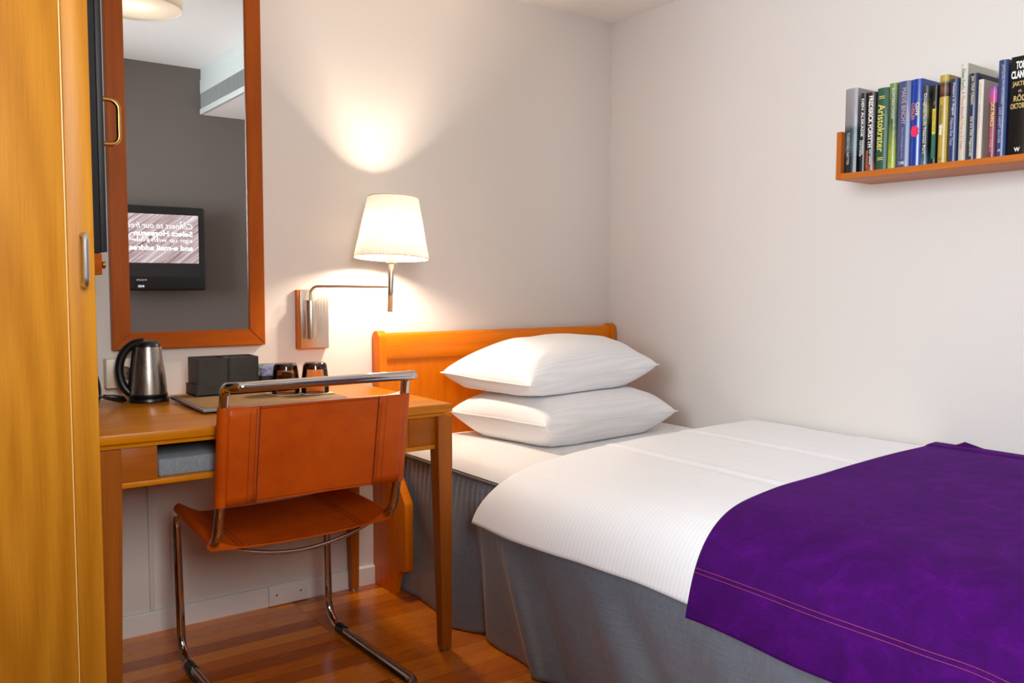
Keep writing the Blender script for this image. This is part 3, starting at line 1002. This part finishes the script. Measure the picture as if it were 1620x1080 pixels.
def mat_tan():
    n = NT('tan_stippled_mat'); h = n.noise(n.coords(), 330, 3, .7)
    n.set(Base_Color=n.ramp(h, [(.35, lin((118, 84, 46))), (.65, lin((176, 136, 84)))]), Roughness=.7); n.bump(h, .4, .001); return n.m


obj('tray_mat', BX((TX0 + .006, TY0 + .006, DZ + .0146), (TX1 - .006, TY1 - .006, DZ + .0158)), mat_tan(), tr)
TZ = DZ + .0159

# kettle
KC, KS = (-1.940, -.118), .87
kt = thing('electric_kettle', 'brushed steel electric kettle with black handle on the desk', 'kettle', (KC[0], KC[1], DZ))
bm = bmesh.new(); lathe(bm, [(.0, DZ), (.064 * KS, DZ), (.066 * KS, DZ + .004 * KS), (.064 * KS, DZ + .013 * KS), (.056 * KS, DZ + .016 * KS), (.0 * KS, DZ + .016 * KS)], (KC[0], KC[1], 0), 48, False, False); obj('power_base', bm, M['black'], kt)
bm = bmesh.new(); lathe(bm, [(.058 * KS, DZ + .0162 * KS), (.0605 * KS, DZ + .020 * KS), (.0605 * KS, DZ + .026 * KS), (.059 * KS, DZ + .028 * KS)], (KC[0], KC[1], 0), 48); obj('foot_ring', bm, M['black'], kt)
bm = bmesh.new(); lathe(bm, [(.0585 * KS, DZ + .028 * KS), (.0575 * KS, DZ + .05 * KS), (.053 * KS, DZ + .10 * KS), (.046 * KS, DZ + .15 * KS), (.0405 * KS, DZ + .186 * KS)], (KC[0], KC[1], 0), 56)
ktb = obj('body', bm, M['kettle'], kt)
bm = bmesh.new(); lathe(bm, [(.0408 * KS, DZ + .1862 * KS), (.0405 * KS, DZ + .190 * KS), (.036 * KS, DZ + .199 * KS), (.024 * KS, DZ + .206 * KS), (.0 * KS, DZ + .209 * KS)], (KC[0], KC[1], 0), 40, True, False); obj('lid', bm, M['black'], kt)
hd = Vector((-.93, .37, 0)).normalized()
hp = lambda d, z: Vector((KC[0], KC[1], DZ + z * KS)) + hd * d * KS
bm = bmesh.new()
pts = [hp(.012, .201), hp(.035, .200), hp(.058, .190), hp(.078, .168), hp(.090, .138), hp(.093, .105), hp(.088, .072), hp(.078, .046), hp(.062, .030), hp(.050, .024)]
sm_ = [pts[0]]
for a, b in zip(pts, pts[1:]): sm_ += [a.lerp(b, .5), b]
for _ in range(3): sm_ = [sm_[0]] + [(a + b * 2 + c) / 4 for a, b, c in zip(sm_, sm_[1:], sm_[2:])] + [sm_[-1]]
tube(bm, sm_, .0125, 14); obj('handle', bm, M['black'], kt)
bm = bmesh.new(); tube(bm, [hp(.052, .030), hp(.047, .09), hp(.040, .15), hp(.034, .186)], [.014, .012, .0115, .011], 12); obj('handle_mount', bm, M['black'], kt)
sp = lambda d, z: Vector((KC[0], KC[1], DZ + z * KS)) - hd * d * KS
bm = bmesh.new(); tube(bm, [sp(.034, .165), sp(.0385, .178), sp(.0415, .186)], [.010, .007, .004], 12); obj('spout', bm, M['kettle'], kt)

# socket and cable
sk_ = thing('wall_socket', 'surface-mounted cream power socket on the wall behind the kettle', 'socket', (-1.996, 0, .822))
bm = BX((-2.040, -.040, .778), (-1.952, 0, .866), .004); obj('housing', bm, M['plastic_white'], sk_)
bm = bmesh.new(); lathe(bm, [(.0215, 0), (.0215, .004), (.0195, .004), (.0175, -.0), (.0, 0)], (-1.990, -.0402, .822), 28, False, False, axis=Matrix.Rotation(PI / 2, 3, 'X')); obj('receptacle', bm, plain('socket_recess', (120, 96, 76), .5), sk_)
bm = bmesh.new()
for dx in (-.008, .008): lathe(bm, [(.0028, 0), (.0028, .001)], (-1.990 + dx, -.0404, .822), 10, axis=Matrix.Rotation(PI / 2, 3, 'X'))
obj('contact_hole', bm, M['black'], sk_)
bm = bmesh.new()
pts = [(-2.004, -.118, DZ + .007), (-2.03, -.15, DZ + .010), (-2.07, -.21, DZ + .030), (-2.12, -.25, DZ + .045), (-2.16, -.22, DZ + .075), (-2.15, -.17, DZ + .12), (-2.115, -.15, DZ + .13), (-2.09, -.16, DZ + .10), (-2.085, -.20, DZ + .05), (-2.10, -.24, DZ + .012), (-2.14, -.27, DZ + .0045), (-2.18, -.24, DZ + .0045)]
P_ = [Vector(p) for p in pts]
for _ in range(3):
    Q = [P_[0]]
    for a, b in zip(P_, P_[1:]): Q += [a.lerp(b, .25), a.lerp(b, .75)]
    P_ = Q + [P_[-1]]
tube(bm, P_, .0038, 8); tube(bm, [(-2.016, -.128, DZ + .012), (-2.045, -.165, DZ + .022), (-2.080, -.215, DZ + .034)], [.0105, .010, .006], 10)
cb = obj('power_cable', bm, M['black'], smooth=180); tag(cb, 'looped black power cable beside the kettle at the wardrobe edge', 'cable')

# black organiser: low tray, two tall open boxes and a low box of sachets
M['boxleather'] = leather('charcoal_leatherette', (52, 50, 48), (70, 68, 65))
og = thing('amenity_organiser', 'low black leatherette organiser holder on the tray', 'organiser', (-1.70, -.17, TZ))


def openbox(bm, x0, x1, y0, y1, z0, z1, w=.004):
    box(bm, (x0, y0, z0), (x1, y1, z0 + w)); box(bm, (x0, y0, z0), (x0 + w, y1, z1), .0012, 1); box(bm, (x1 - w, y0, z0), (x1, y1, z1), .0012, 1)
    box(bm, (x0 + w, y0, z0), (x1 - w, y0 + w, z1), .0012, 1); box(bm, (x0 + w, y1 - w, z0), (x1 - w, y1, z1), .0012, 1)
    return bm


OX0, OX1, OY0, OY1 = -1.836, -1.520, -.232, -.128
bm = bmesh.new(); openbox(bm, OX0, OX1, OY0, OY1, TZ, TZ + .034, .0045); obj('holder', bm, M['boxleather'], og)
for k, (xa, lab) in enumerate(((-1.8305, 'left one of two tall open black leatherette boxes in the organiser'), (-1.7375, 'right one of two tall open black leatherette boxes in the organiser'))):
    b_ = obj('storage_box', openbox(bmesh.new(), xa, xa + .0915, OY0 + .006, OY1 - .006, TZ + .005, TZ + .112, .004), M['boxleather'])
    tag(b_, lab, 'box', 'tall black boxes in the organiser')
b_ = obj('sachet_box', openbox(bmesh.new(), -1.636, -1.526, OY0 + .006, OY1 - .006, TZ + .005, TZ + .050, .004), M['boxleather']); tag(b_, 'low black box holding sachets behind the glasses', 'box')


def foil(name, c, c2):
    n = NT(name); h = n.noise(n.coords(), 60, 4, .6, .5); n.set(Base_Color=n.ramp(h, [(.4, lin(c)), (.6, lin(c2))]), Roughness=.3, Metallic=.2); return n.m


SA = [(-1.600, -.200, .115, (188, 186, 222), (130, 128, 170), 'lilac sachet standing at the front of the low black box'), (-1.585, -.178, .05, (206, 206, 226), (150, 150, 190), 'pale lilac sachet in the middle of the low black box'), (-1.600, -.156, -.04, (176, 190, 178), (90, 110, 96), 'pale green sachet at the back of the low black box')]
for x, y, an, c, c2, lab in SA:
    t_ = thing('sachet', lab, 'sachet', (x, y, TZ + .0092), an, 'sachets in the low box')
    bm = bmesh.new(); hgt = .066 if y > -.18 else .062

    def sa(a, b, hgt=hgt): return Vector((lerp(-.030, .030, a), -.005 * math.sin(PI * a) * math.sin(PI * b), hgt * b))
    grid(bm, sa, 10, 10)
    def sb(a, b, hgt=hgt): return Vector((lerp(-.030, .030, a), .005 * math.sin(PI * a) * math.sin(PI * b), hgt * b))
    grid(bm, sb, 10, 10); bmesh.ops.remove_doubles(bm, verts=bm.verts, dist=.0002)
    obj('packet', bm, foil('sachet_foil', c, c2), t_, local=True)
    bm = bmesh.new(); box(bm, (-.030, -.0008, hgt - .0005), (.030, .0008, hgt + .006)); obj('crimp', bm, foil('sachet_crimp', c, c), t_, local=True)

# coasters and glasses
M['coaster'] = plain('paper_coaster', (226, 210, 194), .8)
GL = [(-1.590, -.300, 'left'), (-1.513, -.340, 'right')]
for x, y, sd in GL:
    nb_ = 'the black boxes' if sd == 'left' else 'the right end of the tray'
    t_ = obj('paper_coaster', BX((-.046, -.046, 0), (.046, .046, .0014), .0004, 1), M['coaster'], smooth=0)
    t_.location = (x, y, TZ + .0002 + (.0018 if sd == 'right' else 0)); t_.rotation_euler.z = .12 if sd == 'left' else -.05
    tag(t_, 'pale square paper coaster under the glass nearer ' + nb_, 'coaster', 'coasters on the tray')
    gz = TZ + .0018 + (.0018 if sd == 'right' else 0)
    g = thing('drinking_glass', 'upside-down smoked brown tumbler on the coaster nearer ' + nb_, 'glass', (x, y, gz), 0, 'upturned tumblers on the tray')
    ob = [(.0415, 0), (.0412, .02), (.039, .05), (.0365, .072)]; ib = [(.0365 - .0022, .071), (.0368, .05), (.039, .02), (.0397, 0)]
    bm = bmesh.new(); lathe(bm, ob + ib + [ob[0]], (0, 0, 0), 44, False, False); obj('bowl', bm, M['smoke'], g, local=True, smooth=50)
    bm = bmesh.new(); lathe(bm, [(.0, .0722), (.0363, .0722), (.0352, .082), (.033, .088), (.030, .0905), (.0, .0905)], (0, 0, 0), 44, False, False); obj('base', bm, M['smoke_base'], g, local=True, smooth=50)

# ------------------------------------------------------------------ bookshelf
SX, SY0, SY1, SZ0, SZ1 = -.196, -1.2265, -2.25, 1.4135, 1.4315
sf = thing('wall_shelf', 'wooden wall shelf holding the row of books', 'shelf', (0, -1.74, SZ0))
obj('shelf_board', BX((SX, SY1, SZ0), (-.002, SY0 - .0162, SZ1), .001), M['shelf'], sf)
obj('end_panel', BX((SX, SY0 - .016, SZ0), (-.002, SY0, 1.5575), .001), wood('shelf_end_cherry', (170, 86, 28), (196, 108, 40), 'z', .4, .2), sf)
obj('end_panel', BX((SX, SY1 - .016, SZ0), (-.002, SY1, 1.5575), .001), wood('shelf_end_cherry', (170, 86, 28), (196, 108, 40), 'z', .4, .2), sf)
obj('back_rail', BX((-.014, SY1, SZ1), (-.002, SY0 - .0165, 1.50), .001), M['shelf'], sf)


def spine_mat(name, stops, rough=.35, noise_amt=0.0, axis='Z', base=None):
    """Printed cover: colour bands running up the spine."""
    n = NT(name); tc = n.add('ShaderNodeTexCoord'); s_ = n.add('ShaderNodeSeparateXYZ'); n.link(tc.outputs['Object'], s_.inputs[0])
    fac = s_.outputs[axis]
    mu = n.add('ShaderNodeMath', operation='MULTIPLY'); mu.inputs[1].default_value = 4.0; n.link(fac, mu.inputs[0]); fac = mu.outputs[0]
    if noise_amt:
        nz = n.noise(n.coords(), 80, 5, .7, .6); m2 = n.add('ShaderNodeMath', operation='MULTIPLY_ADD'); n.link(nz, m2.inputs[0]); m2.inputs[1].default_value = noise_amt
        sub = n.add('ShaderNodeMath', operation='SUBTRACT'); n.link(fac, sub.inputs[0]); sub.inputs[1].default_value = noise_amt * .5; n.link(sub.outputs[0], m2.inputs[2]); fac = m2.outputs[0]
    n.set(Base_Color=n.ramp(fac, [(p, lin(c)) for p, c in stops]), Roughness=rough, Coat_Weight=.15); return n.m


def tcol(c): return plain('spine_print', c, .5)


WHT, YEL, ORG, BLK, RED, GLD = (238, 234, 228), (226, 206, 96), (206, 140, 84), (24, 22, 22), (206, 62, 52), (188, 158, 96)
# y of the spine's left edge, right edge, height, depth, cover colours, label, lettering: (words, from-top a..b (fractions), across 0..1, colour, bold, font height as share of the thickness)
BOOKS = [
    (-1.2428, -1.2840, .252, .150, dict(stops=[(0, (30, 34, 38)), (.18, (22, 28, 32)), (.3, (70, 84, 88)), (.52, (52, 66, 68)), (.58, (128, 124, 126)), (1, (150, 142, 144))], noise_amt=.12), 'thick grey and black photo-covered hardback at the left end of the shelf', [('TUSENTALS NÄTTER', .52, .90, .42, (200, 200, 200), .0, .26)]),
    (-1.2949, -1.3137, .231, .135, dict(stops=[(0, BLK), (1, BLK)]), 'thin black paperback with white lettering, second book from the left', [('MARIAN', .60, .78, .62, WHT, .01, .3), ('MATHIAS', .60, .80, .25, WHT, .01, .3), ('DEN ÄLSKADE', .07, .55, .52, WHT, .02, .5)]),
    (-1.3140, -1.3428, .230, .140, dict(stops=[(0, (150, 70, 56)), (.14, (40, 28, 28)), (.3, (42, 24, 24)), (.62, (48, 24, 26)), (1, (44, 26, 26))], noise_amt=.1), 'black-brown thriller with big white author name and red lettering', [('FREDERICK FORSYTH', .05, .70, .58, WHT, .025, .5), ('DET FJÄRDE', .73, .92, .62, WHT, .015, .26), ('PROTOKOLLET', .74, .96, .26, (226, 110, 80), .015, .26)]),
    (-1.3469, -1.3831, .236, .150, dict(stops=[(0, (28, 74, 52)), (1, (30, 80, 56))], rough=.6), 'dark green clothbound book with large yellow lettering', [('Aristokrater', .20, .78, .5, YEL, .01, .62), ('II', .10, .13, .5, YEL, 0, .5), ('II', .85, .88, .5, YEL, 0, .5)]),
    (-1.3847, -1.4089, .244, .140, dict(stops=[(0, (160, 168, 60)), (.3, (126, 140, 52)), (.55, (66, 80, 48)), (.8, (96, 104, 56)), (1, (110, 140, 66))], noise_amt=.7), 'mottled yellow-green book with pale capitals beside the green one', [('BLOM DINA DAGAR', .06, .42, .62, (214, 222, 208), 0, .34)]),
    (-1.4116, -1.4501, .2435, .150, dict(stops=[(0, (62, 72, 112)), (1, (66, 78, 118))]), 'wide slate-blue book with pale pink serif lettering', [('MAEVE BINCHY', .08, .50, .55, (204, 168, 160), 0, .34), ("Nora O'Donoghues dröm", .54, .90, .5, (176, 166, 186), 0, .2), ('M', .935, .962, .5, WHT, 0, .5)]),
    (-1.4504, -1.4837, .2425, .150, dict(stops=[(0, (22, 56, 142)), (1, (28, 60, 148))], rough=.22), 'glossy cobalt-blue book with a red flower on its spine', [('CLIVE', .27, .42, .70, (232, 214, 150), .03, .34), ('CUSSLER', .27, .47, .30, (206, 112, 70), .02, .3)]),
    (-1.4846, -1.5044, .219, .135, dict(stops=[(0, (90, 110, 130)), (.2, (26, 34, 34)), (.45, (40, 46, 34)), (.62, (110, 100, 50)), (.75, (40, 44, 40)), (1, (64, 74, 70))], noise_amt=.35), 'dark mottled book with white script lettering beside the cobalt-blue one', [('Doughterlands Heaves Part', .10, .86, .5, WHT, 0, .5)]),
    (-1.5155, -1.5290, .216, .130, dict(stops=[(0, (20, 22, 22)), (1, (22, 24, 24))]), 'narrow black book with a yellow and green spine label', []),
    (-1.5326, -1.5581, .2395, .150, dict(stops=[(0, (176, 148, 62)), (.72, (180, 152, 66)), (.725, (34, 26, 22)), (.8, (120, 70, 50)), (.86, (52, 40, 34)), (.9, (180, 152, 66)), (1, (182, 156, 72))]), 'ochre-gold book with a small dark picture on its spine', [('Åke Edwardson', .34, .55, .42, (50, 42, 24), 0, .36), ('Vallvakten', .56, .68, .42, WHT, .03, .4), ('N', .94, .965, .4, (60, 50, 30), 0, .3)]),
    (-1.5627, -1.5862, .2236, .140, dict(stops=[(0, (36, 48, 92)), (1, (34, 46, 88))]), 'navy-blue book with fine white lettering beside the ochre one', [('Meteors in August', .05, .44, .5, WHT, 0, .34), ('Melanie Rae Thon', .47, .80, .42, (190, 190, 214), 0, .34)]),
    (-1.5904, -1.6098, .260, .165, dict(stops=[(0, (186, 178, 160)), (1, (206, 200, 184))], rough=.6), 'tall worn off-white book with red lettering', [("Eileen Ford's", .06, .27, .5, (52, 44, 40), 0, .5), ('A More Beautiful You in 21 Days', .29, .88, .5, RED, 0, .5)]),
    (-1.6125, -1.6370, .2286, .150, dict(stops=[(0, (26, 34, 72)), (1, (26, 34, 70))]), 'dark navy book with yellow lettering beside the tall off-white one', [('Jan Olof Olsson', .03, .36, .5, (224, 208, 140), .01, .4), ('De tre från Haparanda', .50, .96, .5, (224, 208, 140), .01, .36)]),
    (-1.6393, -1.6535, .2086, .140, dict(stops=[(0, (206, 192, 176)), (1, (214, 200, 186))], rough=.6), 'slim cream-pink paperback with faint grey lettering', [('Jan Fridlund', .06, .26, .5, (150, 140, 138), 0, .4), ('Vad de inte minns', .30, .62, .5, (150, 146, 160), 0, .4)]),
    (-1.6683, -1.6880, .1836, .115, dict(stops=[(0, (120, 44, 58)), (.3, (132, 40, 62)), (.56, (96, 28, 44)), (.58, (196, 60, 120)), (.68, (176, 70, 150)), (.75, (90, 70, 130)), (1, (170, 90, 160))], noise_amt=.12), 'small pink and maroon paperback, shortest of the row', [('DICK FRANCIS', .22, .56, .55, (216, 196, 120), .02, .5), ('UTAN ANSIKTE', .58, .92, .5, (206, 150, 150), 0, .36)]),
    (-1.6885, -1.7130, .249, .150, dict(stops=[(0, (44, 58, 104)), (1, (46, 60, 104))]), 'tall blue hardback with silver capitals next to the big black book', [('JACQUELYN MITCHARD', .05, .46, .55, (180, 184, 200), 0, .34), ('DÄR HAVET SLUTAR', .49, .86, .45, (180, 184, 200), 0, .34), ('N', .925, .945, .45, WHT, 0, .3)]),
    (-1.7207, -1.7720, .250, .155, dict(stops=[(0, (22, 18, 16)), (1, (24, 20, 18))], rough=.25), 'thick black book with bold white and gold lettering at the right end', []),
]
BF = -.1855
for i, (ya, yb, h, dep, cov_, lab, words_) in enumerate(BOOKS):
    w = ya - yb - .0006; ya -= .0003; zc = SZ1 + .0003
    bk_ = thing('book', lab, 'book', (BF + dep / 2, ya - w / 2, zc), 0, 'books on the wall shelf')
    mat = spine_mat('book_cover', **cov_)
    bt = .0022; cr = min(.006, w * .22) if w < .045 else .002
    # cross-section of the cover seen from above: rounded spine and two boards
    N = 10; out, inn = [], []
    for k in range(N + 1):
        t = k / N; yy = lerp(-w / 2, w / 2, t); xx = -dep / 2 + cr * (2 * t - 1) ** 2
        out.append((xx, yy)); inn.append((xx + bt, lerp(-w / 2 + bt, w / 2 - bt, t)))
    poly = [(dep / 2, -w / 2)] + out + [(dep / 2, w / 2), (dep / 2, w / 2 - bt)] + inn[::-1] + [(dep / 2, -w / 2 + bt)]
    bm = bmesh.new(); A = [bm.verts.new((x, y, 0)) for x, y in poly]; B = [bm.verts.new((x, y, h)) for x, y in poly]; n_ = len(poly)
    for k in range(n_): bm.faces.new((A[k], A[(k + 1) % n_], B[(k + 1) % n_], B[k]))
    for V in (A, B):                                            # strip caps
        for k in range(n_ // 2 - 1):
            try: bm.faces.new((V[k], V[k + 1], V[n_ - 2 - k], V[n_ - 1 - k]))
            except ValueError: pass
    cvr = obj('cover', bm, mat, bk_, local=True, smooth=40)
    obj('pages', BX((-dep / 2 + cr + bt + .0004, -w / 2 + bt + .0002, .003), (dep / 2 - .003, w / 2 - bt - .0002, h - .003)), M['paper'], bk_, local=True)
    xs_ = BF + .0002

    def zf(f): return zc + h * (1 - f)
    for body, fa, fb, ac, c, bold, fh in words_:
        L = h * (fb - fa); hh = w * fh; yy = ya - w * (1 - ac) if False else ya - w * ac + 0
        # text runs downwards, its top towards the right-hand side of the spine
        org = Vector((BF - .0002 + cr * (2 * ac - 1) ** 2 * .6, ya - w * ac + hh / 2, zf(fa)))
        text(body, org, (0, 0, -1), (0, -1, 0), L, hh, tcol(c), bk_, 'title', off=bold, lift=.0005)
    lab_ = lab
    if 'cobalt' in lab and 'glossy' in lab:
        bm = bmesh.new()
        for k in range(7):
            a = k * 2 * PI / 7; q = bmesh.new(); bmesh.ops.create_circle(q, cap_ends=True, radius=.0058, segments=12)
            merge(bm, q, 0, Matrix.Translation((BF - .0008 - .0001 * k, ya - w * .52 + .0060 * math.cos(a), zf(.60) + .011 * math.sin(a))) @ Matrix.Rotation(-PI / 2, 4, 'Y'))
        q = bmesh.new(); bmesh.ops.create_circle(q, cap_ends=True, radius=.009, segments=14); merge(bm, q, 0, Matrix.Translation((BF - .0016, ya - w * .52, zf(.60))) @ Matrix.Rotation(-PI / 2, 4, 'Y'))
        obj('flower_emblem', bm, tcol((222, 30, 84)), bk_, smooth=0)
    if 'yellow and green spine label' in lab:
        for fa, fb, c, tx in ((.30, .62, (214, 188, 60), 'MICHAEL CURTIS'), (.62, .93, (40, 120, 90), 'DEN SISTE')):
            obj('spine_label', BX((BF - .0008, ya - w * .86, zf(fb)), (BF + .0012, ya - w * .14, zf(fa))), tcol(c), bk_)
            text(tx, (BF - .0009, ya - w * .5 + w * .2, zf(fa + .03)), (0, 0, -1), (0, -1, 0), h * (fb - fa - .06), w * .4, tcol((60, 50, 30)), bk_, 'title')
        text('TK', (BF - .0004, ya - w * .5 + w * .2, zf(.20)), (0, 0, -1), (0, -1, 0), h * .05, w * .4, tcol((150, 150, 140)), bk_, 'title')
    if 'bold white and gold' in lab:
        def hz(body, f, ht, a, b, c, bold=.03):
            text(body, (BF - .0006, ya - w * a, zf(f) - ht), (0, -1, 0), (0, 0, 1), w * (b - a), ht, tcol(c), bk_, 'title', off=bold, lift=.0006)
        hz('TOM', .05, .020, .26, .74, WHT, .04); hz('CLANCY', .145, .020, .05, .95, WHT, .04)
        hz('JAKTEN', .255, .015, .12, .88, GLD); hz('PÅ', .335, .008, .42, .58, GLD); hz('RÖD', .385, .018, .2, .8, GLD); hz('OKTOBER', .475, .014, .06, .94, GLD)
        hz('W', .925, .011, .32, .60, WHT)

# ------------------------------------------------------------------ rear of the room, seen in the mirror
TY = -3.10
tv = thing('television', 'black flat television with a lit message screen, seen in the mirror', 'television', (-1.18, YR, 1.03))
TX_0, TX_1, TVZ0, TVZ1 = -1.53, -.835, 1.036, 1.574
obj('casing', BX((TX_0, TY, TVZ0), (TX_1, TY + .055, TVZ1), .012, 3), M['black'], tv)
obj('wall_mount', BX((-1.30, YR, 1.2), (-1.06, TY - .0005, 1.42)), M['black'], tv)
SY = TY + .0552
SX0, SX1, SZ_0, SZ_1 = -1.488, -.878, 1.212, 1.522
obj('bezel_band', BX((SX0, TY + .054, 1.125), (SX1, SY + .0004, SZ_0)), plain('screen_black', (34, 34, 38), .2), tv)


def screen_mat():
    n = NT('tv_picture'); v = n.coords((1, 1, 1), (0, math.radians(38), 0))
    mp = n.add('ShaderNodeMapping'); mp.inputs['Scale'].default_value = (3, 1, 60); n.link(v, mp.inputs['Vector'])
    f = n.noise(mp.outputs['Vector'], 1.0, 5, .65, .25)
    c = n.ramp(f, [(.3, lin((118, 96, 96))), (.5, lin((196, 170, 172))), (.68, lin((240, 232, 236)))])
    n.set(Base_Color=(0, 0, 0, 1), Emission_Color=c, Emission_Strength=.85, Roughness=.2); return n.m


obj('screen', BX((SX0, TY + .054, SZ_0), (SX1, SY + .0004, SZ_1)), screen_mat(), tv)
WT = emit('screen_lettering', (255, 255, 255), 1.1)
xs0 = -.915; yo = SY + .0008
for body, z, wd, bold, sh_, ht in (('Connect to our free', 1.432, .40, .0, .25, .036), ('Select Homerun', 1.384, .36, .03, 0, .034), ('sign up with your', 1.338, .37, .0, .2, .034), ('and e-mail address', 1.292, .41, .03, 0, .034)):
    text(body, (xs0, yo, z), (-1, 0, 0), (0, 0, 1), wd, ht, WT, tv, 'screen_text', off=bold, shear=sh_)
text('12', (-.965, yo, 1.455), (-1, 0, 0), (0, 0, 1), .03, .026, WT, tv, 'screen_text')
text('RADI', (-1.13, yo, 1.35), (-1, 0, 0), (0, 0, 1), .20, .055, emit('screen_ghost_lettering', (236, 228, 232), .95), tv, 'screen_text', lift=.0002)
text('PHILIPS', (-1.205, yo, 1.098), (-1, 0, 0), (0, 0, 1), .062, .011, plain('tv_logo', (200, 196, 190), .4), tv, 'logo', off=.02)
obj('clock_display', BX((-1.262, SY - .001, 1.054), (-1.218, SY + .0004, 1.074)), plain('display_grey', (70, 74, 80), .3), tv)
text('8:05', (-1.222, yo, 1.058), (-1, 0, 0), (0, 0, 1), .034, .012, emit('display_digits', (236, 240, 250), 1.4), tv, 'clock_digits')

# air-conditioning front on the lowered ceiling
M['vent'] = plain('vent_paint', (186, 188, 184), .6)
ac = thing('air_vent', 'long white ceiling air vent with grey grille, seen in the mirror', 'air vent', (XD, -1.9, HD))
obj('front_panel', BX((XD - .012, YR + .01, 2.335), (XD - .0005, YD - .25, 2.425), .002), M['vent'], ac)
obj('upper_panel', BX((XD - .006, YR + .01, 2.426), (XD - .0005, YD - .25, 2.499), .001), M['vent'], ac)
obj('lower_lip', BX((XD - .016, YR + .01, 2.200), (XD - .0005, YD - .25, 2.236), .003), M['vent'], ac)
obj('grille_back', BX((XD - .002, YR + .01, 2.237), (XD - .0005, YD - .25, 2.334)), plain('grille_shadow', (92, 94, 92), .8), ac)
bm = bmesh.new(); y = YR + .02
while y < YD - .26:
    box(bm, (XD - .011, y, 2.237), (XD - .003, y + .007, 2.334)); y += .02
gr = obj('grille_slats', bm, plain('grille_paint', (160, 162, 158), .5), ac, smooth=0)
# drum lamp on the main ceiling
lamp('ceiling_lamp_bulb', 'POINT', (-1.59, -1.5, 2.41), 1.6, (1, .93, .84), .05)
cl = thing('ceiling_lamp', 'white drum ceiling lamp, seen at the top of the mirror', 'lamp', (-1.59, -1.5, HC))
bm = bmesh.new(); lathe(bm, [(.205, 2.335), (.205, 2.492)], (-1.59, -1.5, 0), 64, False, False); solid(obj('drum_shade', bm, M['drum'], cl, smooth=60), .003)
bm = bmesh.new(); lathe(bm, [(.202, 2.345), (.202, 2.348)], (-1.59, -1.5, 0), 64); obj('diffuser', bm, M['drum'], cl)
bm = bmesh.new(); lathe(bm, [(.07, 2.484), (.07, HC - .0005)], (-1.59, -1.5, 0), 32); obj('ceiling_rose', bm, M['white'], cl)
